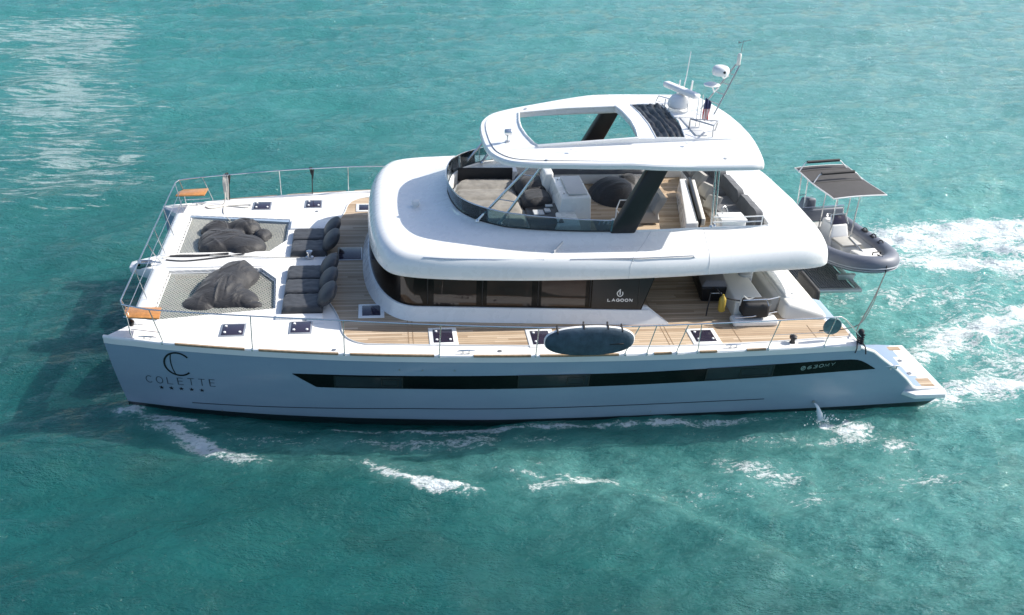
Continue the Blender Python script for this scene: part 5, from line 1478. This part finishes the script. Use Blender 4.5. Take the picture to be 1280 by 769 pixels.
part('backrest_rail', MB().tube([(-.74, 1.05, .78), (-.74, 1.12, 1.24), (.74, 1.12, 1.24), (.74, 1.05, .78)], .020, 8), 'steel', TE, local=True)
ob = MB(); ob.hexa([(-.30, 1.50, .80), (.10, 1.50, .80), (.08, 2.05, .80), (-.28, 2.05, .80)], [(-.27, 1.52, 1.36), (.07, 1.52, 1.36), (.04, 1.95, 1.26), (-.24, 1.95, 1.26)], .09, 4); ob.box(-.17, -.03, 1.6, 1.85, -.05, .82, .03)
part('outboard_motor', ob, 'tube', TE, local=True)
# sun top on four posts
DX = .08   # the sun top sits a little to one side
zb = lambda x, y: 2.22-.035*(x/.86)**2+.02*math.sin((y+1)/2.2*math.pi*2)+.03*y
R = []
for j in range(13):
    y = 1.80-2.30*j/12; R.append([(DX-.85+1.70*i/10+.04*(y-.6), y, zb(-.78+1.56*i/10, y)) for i in range(11)])
R2 = [[(x, y, z-.03) for x, y, z in r] for r in R]
cv = MB(); cv.loft(R, False); cv.loft(R2, False); 
E_ = [R[0][i] for i in range(11)]+[r[-1] for r in R[1:]]+[R[-1][i] for i in range(9, -1, -1)]+[r[0] for r in R[-2:0:-1]]
cv.loft([E_, [(x, y, z-.03) for x, y, z in E_]], True)
SUNT = part('sun_top', cv, 'bimini', TE, local=True)
part('top_frame', MB().tube([(x, y, z-.015) for x, y, z in E_], .020, 8, closed=True), 'paint', SUNT, local=True)
for y in (1.62, .80):
    mb = MB(); mb.tube([(DX-.80, y-.08, zb(-.8, y)+.0), (DX-.60, y, zb(0, y)+.17), (DX-.45, y, zb(0, y)+.20), (DX+.45, y, zb(0, y)+.20), (DX+.60, y, zb(0, y)+.17), (DX+.80, y-.08, zb(.8, y))], .016, 8)
    b_ = part('top_bar', mb, 'paint', SUNT, local=True)
    part('bar_padding', MB().tube([(DX-.54, y, zb(0, y)+.195), (DX+.54, y, zb(0, y)+.205)], .045, 10), 'rubber', b_, local=True)
    part('top_seam', MB().tube([(DX-.76+1.52*i/10, y-.14, zb(-.76+1.52*i/10, y-.14)+.002) for i in range(11)], .012, 6), 'rubber', SUNT, local=True)
for (x0, y0, x1, y1) in ((-.36, -.02, -.36, -.02), (.34, -.04, .34, -.08), (.36, .40, .36, .34), (-.36, .58, -.38, .5), (-.72, 1.30, -.68, 1.45), (-.48, 1.32, -.44, 1.45), (.62, 1.25, .56, 1.3)):
    pl_ = MB(); pl_.tube([(x0, y0, .80), (x1*.5+x0*.5, (y0+y1)/2, 1.6), (x1, y1, zb(x1, y1)-.02)], .020, 8)
    part('top_post', pl_, 'steel', TE, local=True)
part('rung', MB().tube([(-.70, 1.38, 1.55), (-.46, 1.38, 1.55)], .014, 8), 'steel', TE, local=True)

# small splash where cooling water falls from the outlet
sp_ = MB(); rg2 = random.Random(5)
R = []
for i in range(9):
    t_ = i/8; r = .018+.05*t_; c = (16.18+.12*t_, -4.86-.20*t_, .33-.33*t_*t_)
    R.append([(c[0]+r*math.cos(k*math.pi/3+i*.3)*(1+.4*rg2.random()), c[1]+r*math.sin(k*math.pi/3+i*.3), c[2]) for k in range(6)])
sp_.loft(R, True, True, True)
for i in range(70):
    a_ = rg2.random()*6.28; d = abs(rg2.gauss(0, .28)); q = (16.35+d*math.cos(a_)*1.1, -5.12+d*math.sin(a_)*.7, .03+abs(rg2.gauss(0, .05)))
    r = .008+.012*rg2.random(); sp_.ell(q, (r, r, r), 6, 4)
M['spray'] = simple('white_spray', (.75, .80, .80), .4)
so_ = solo('cooling_water', sp_, 'spray', 'spurt of cooling water falling from the near hull onto the sea', 'water jet')
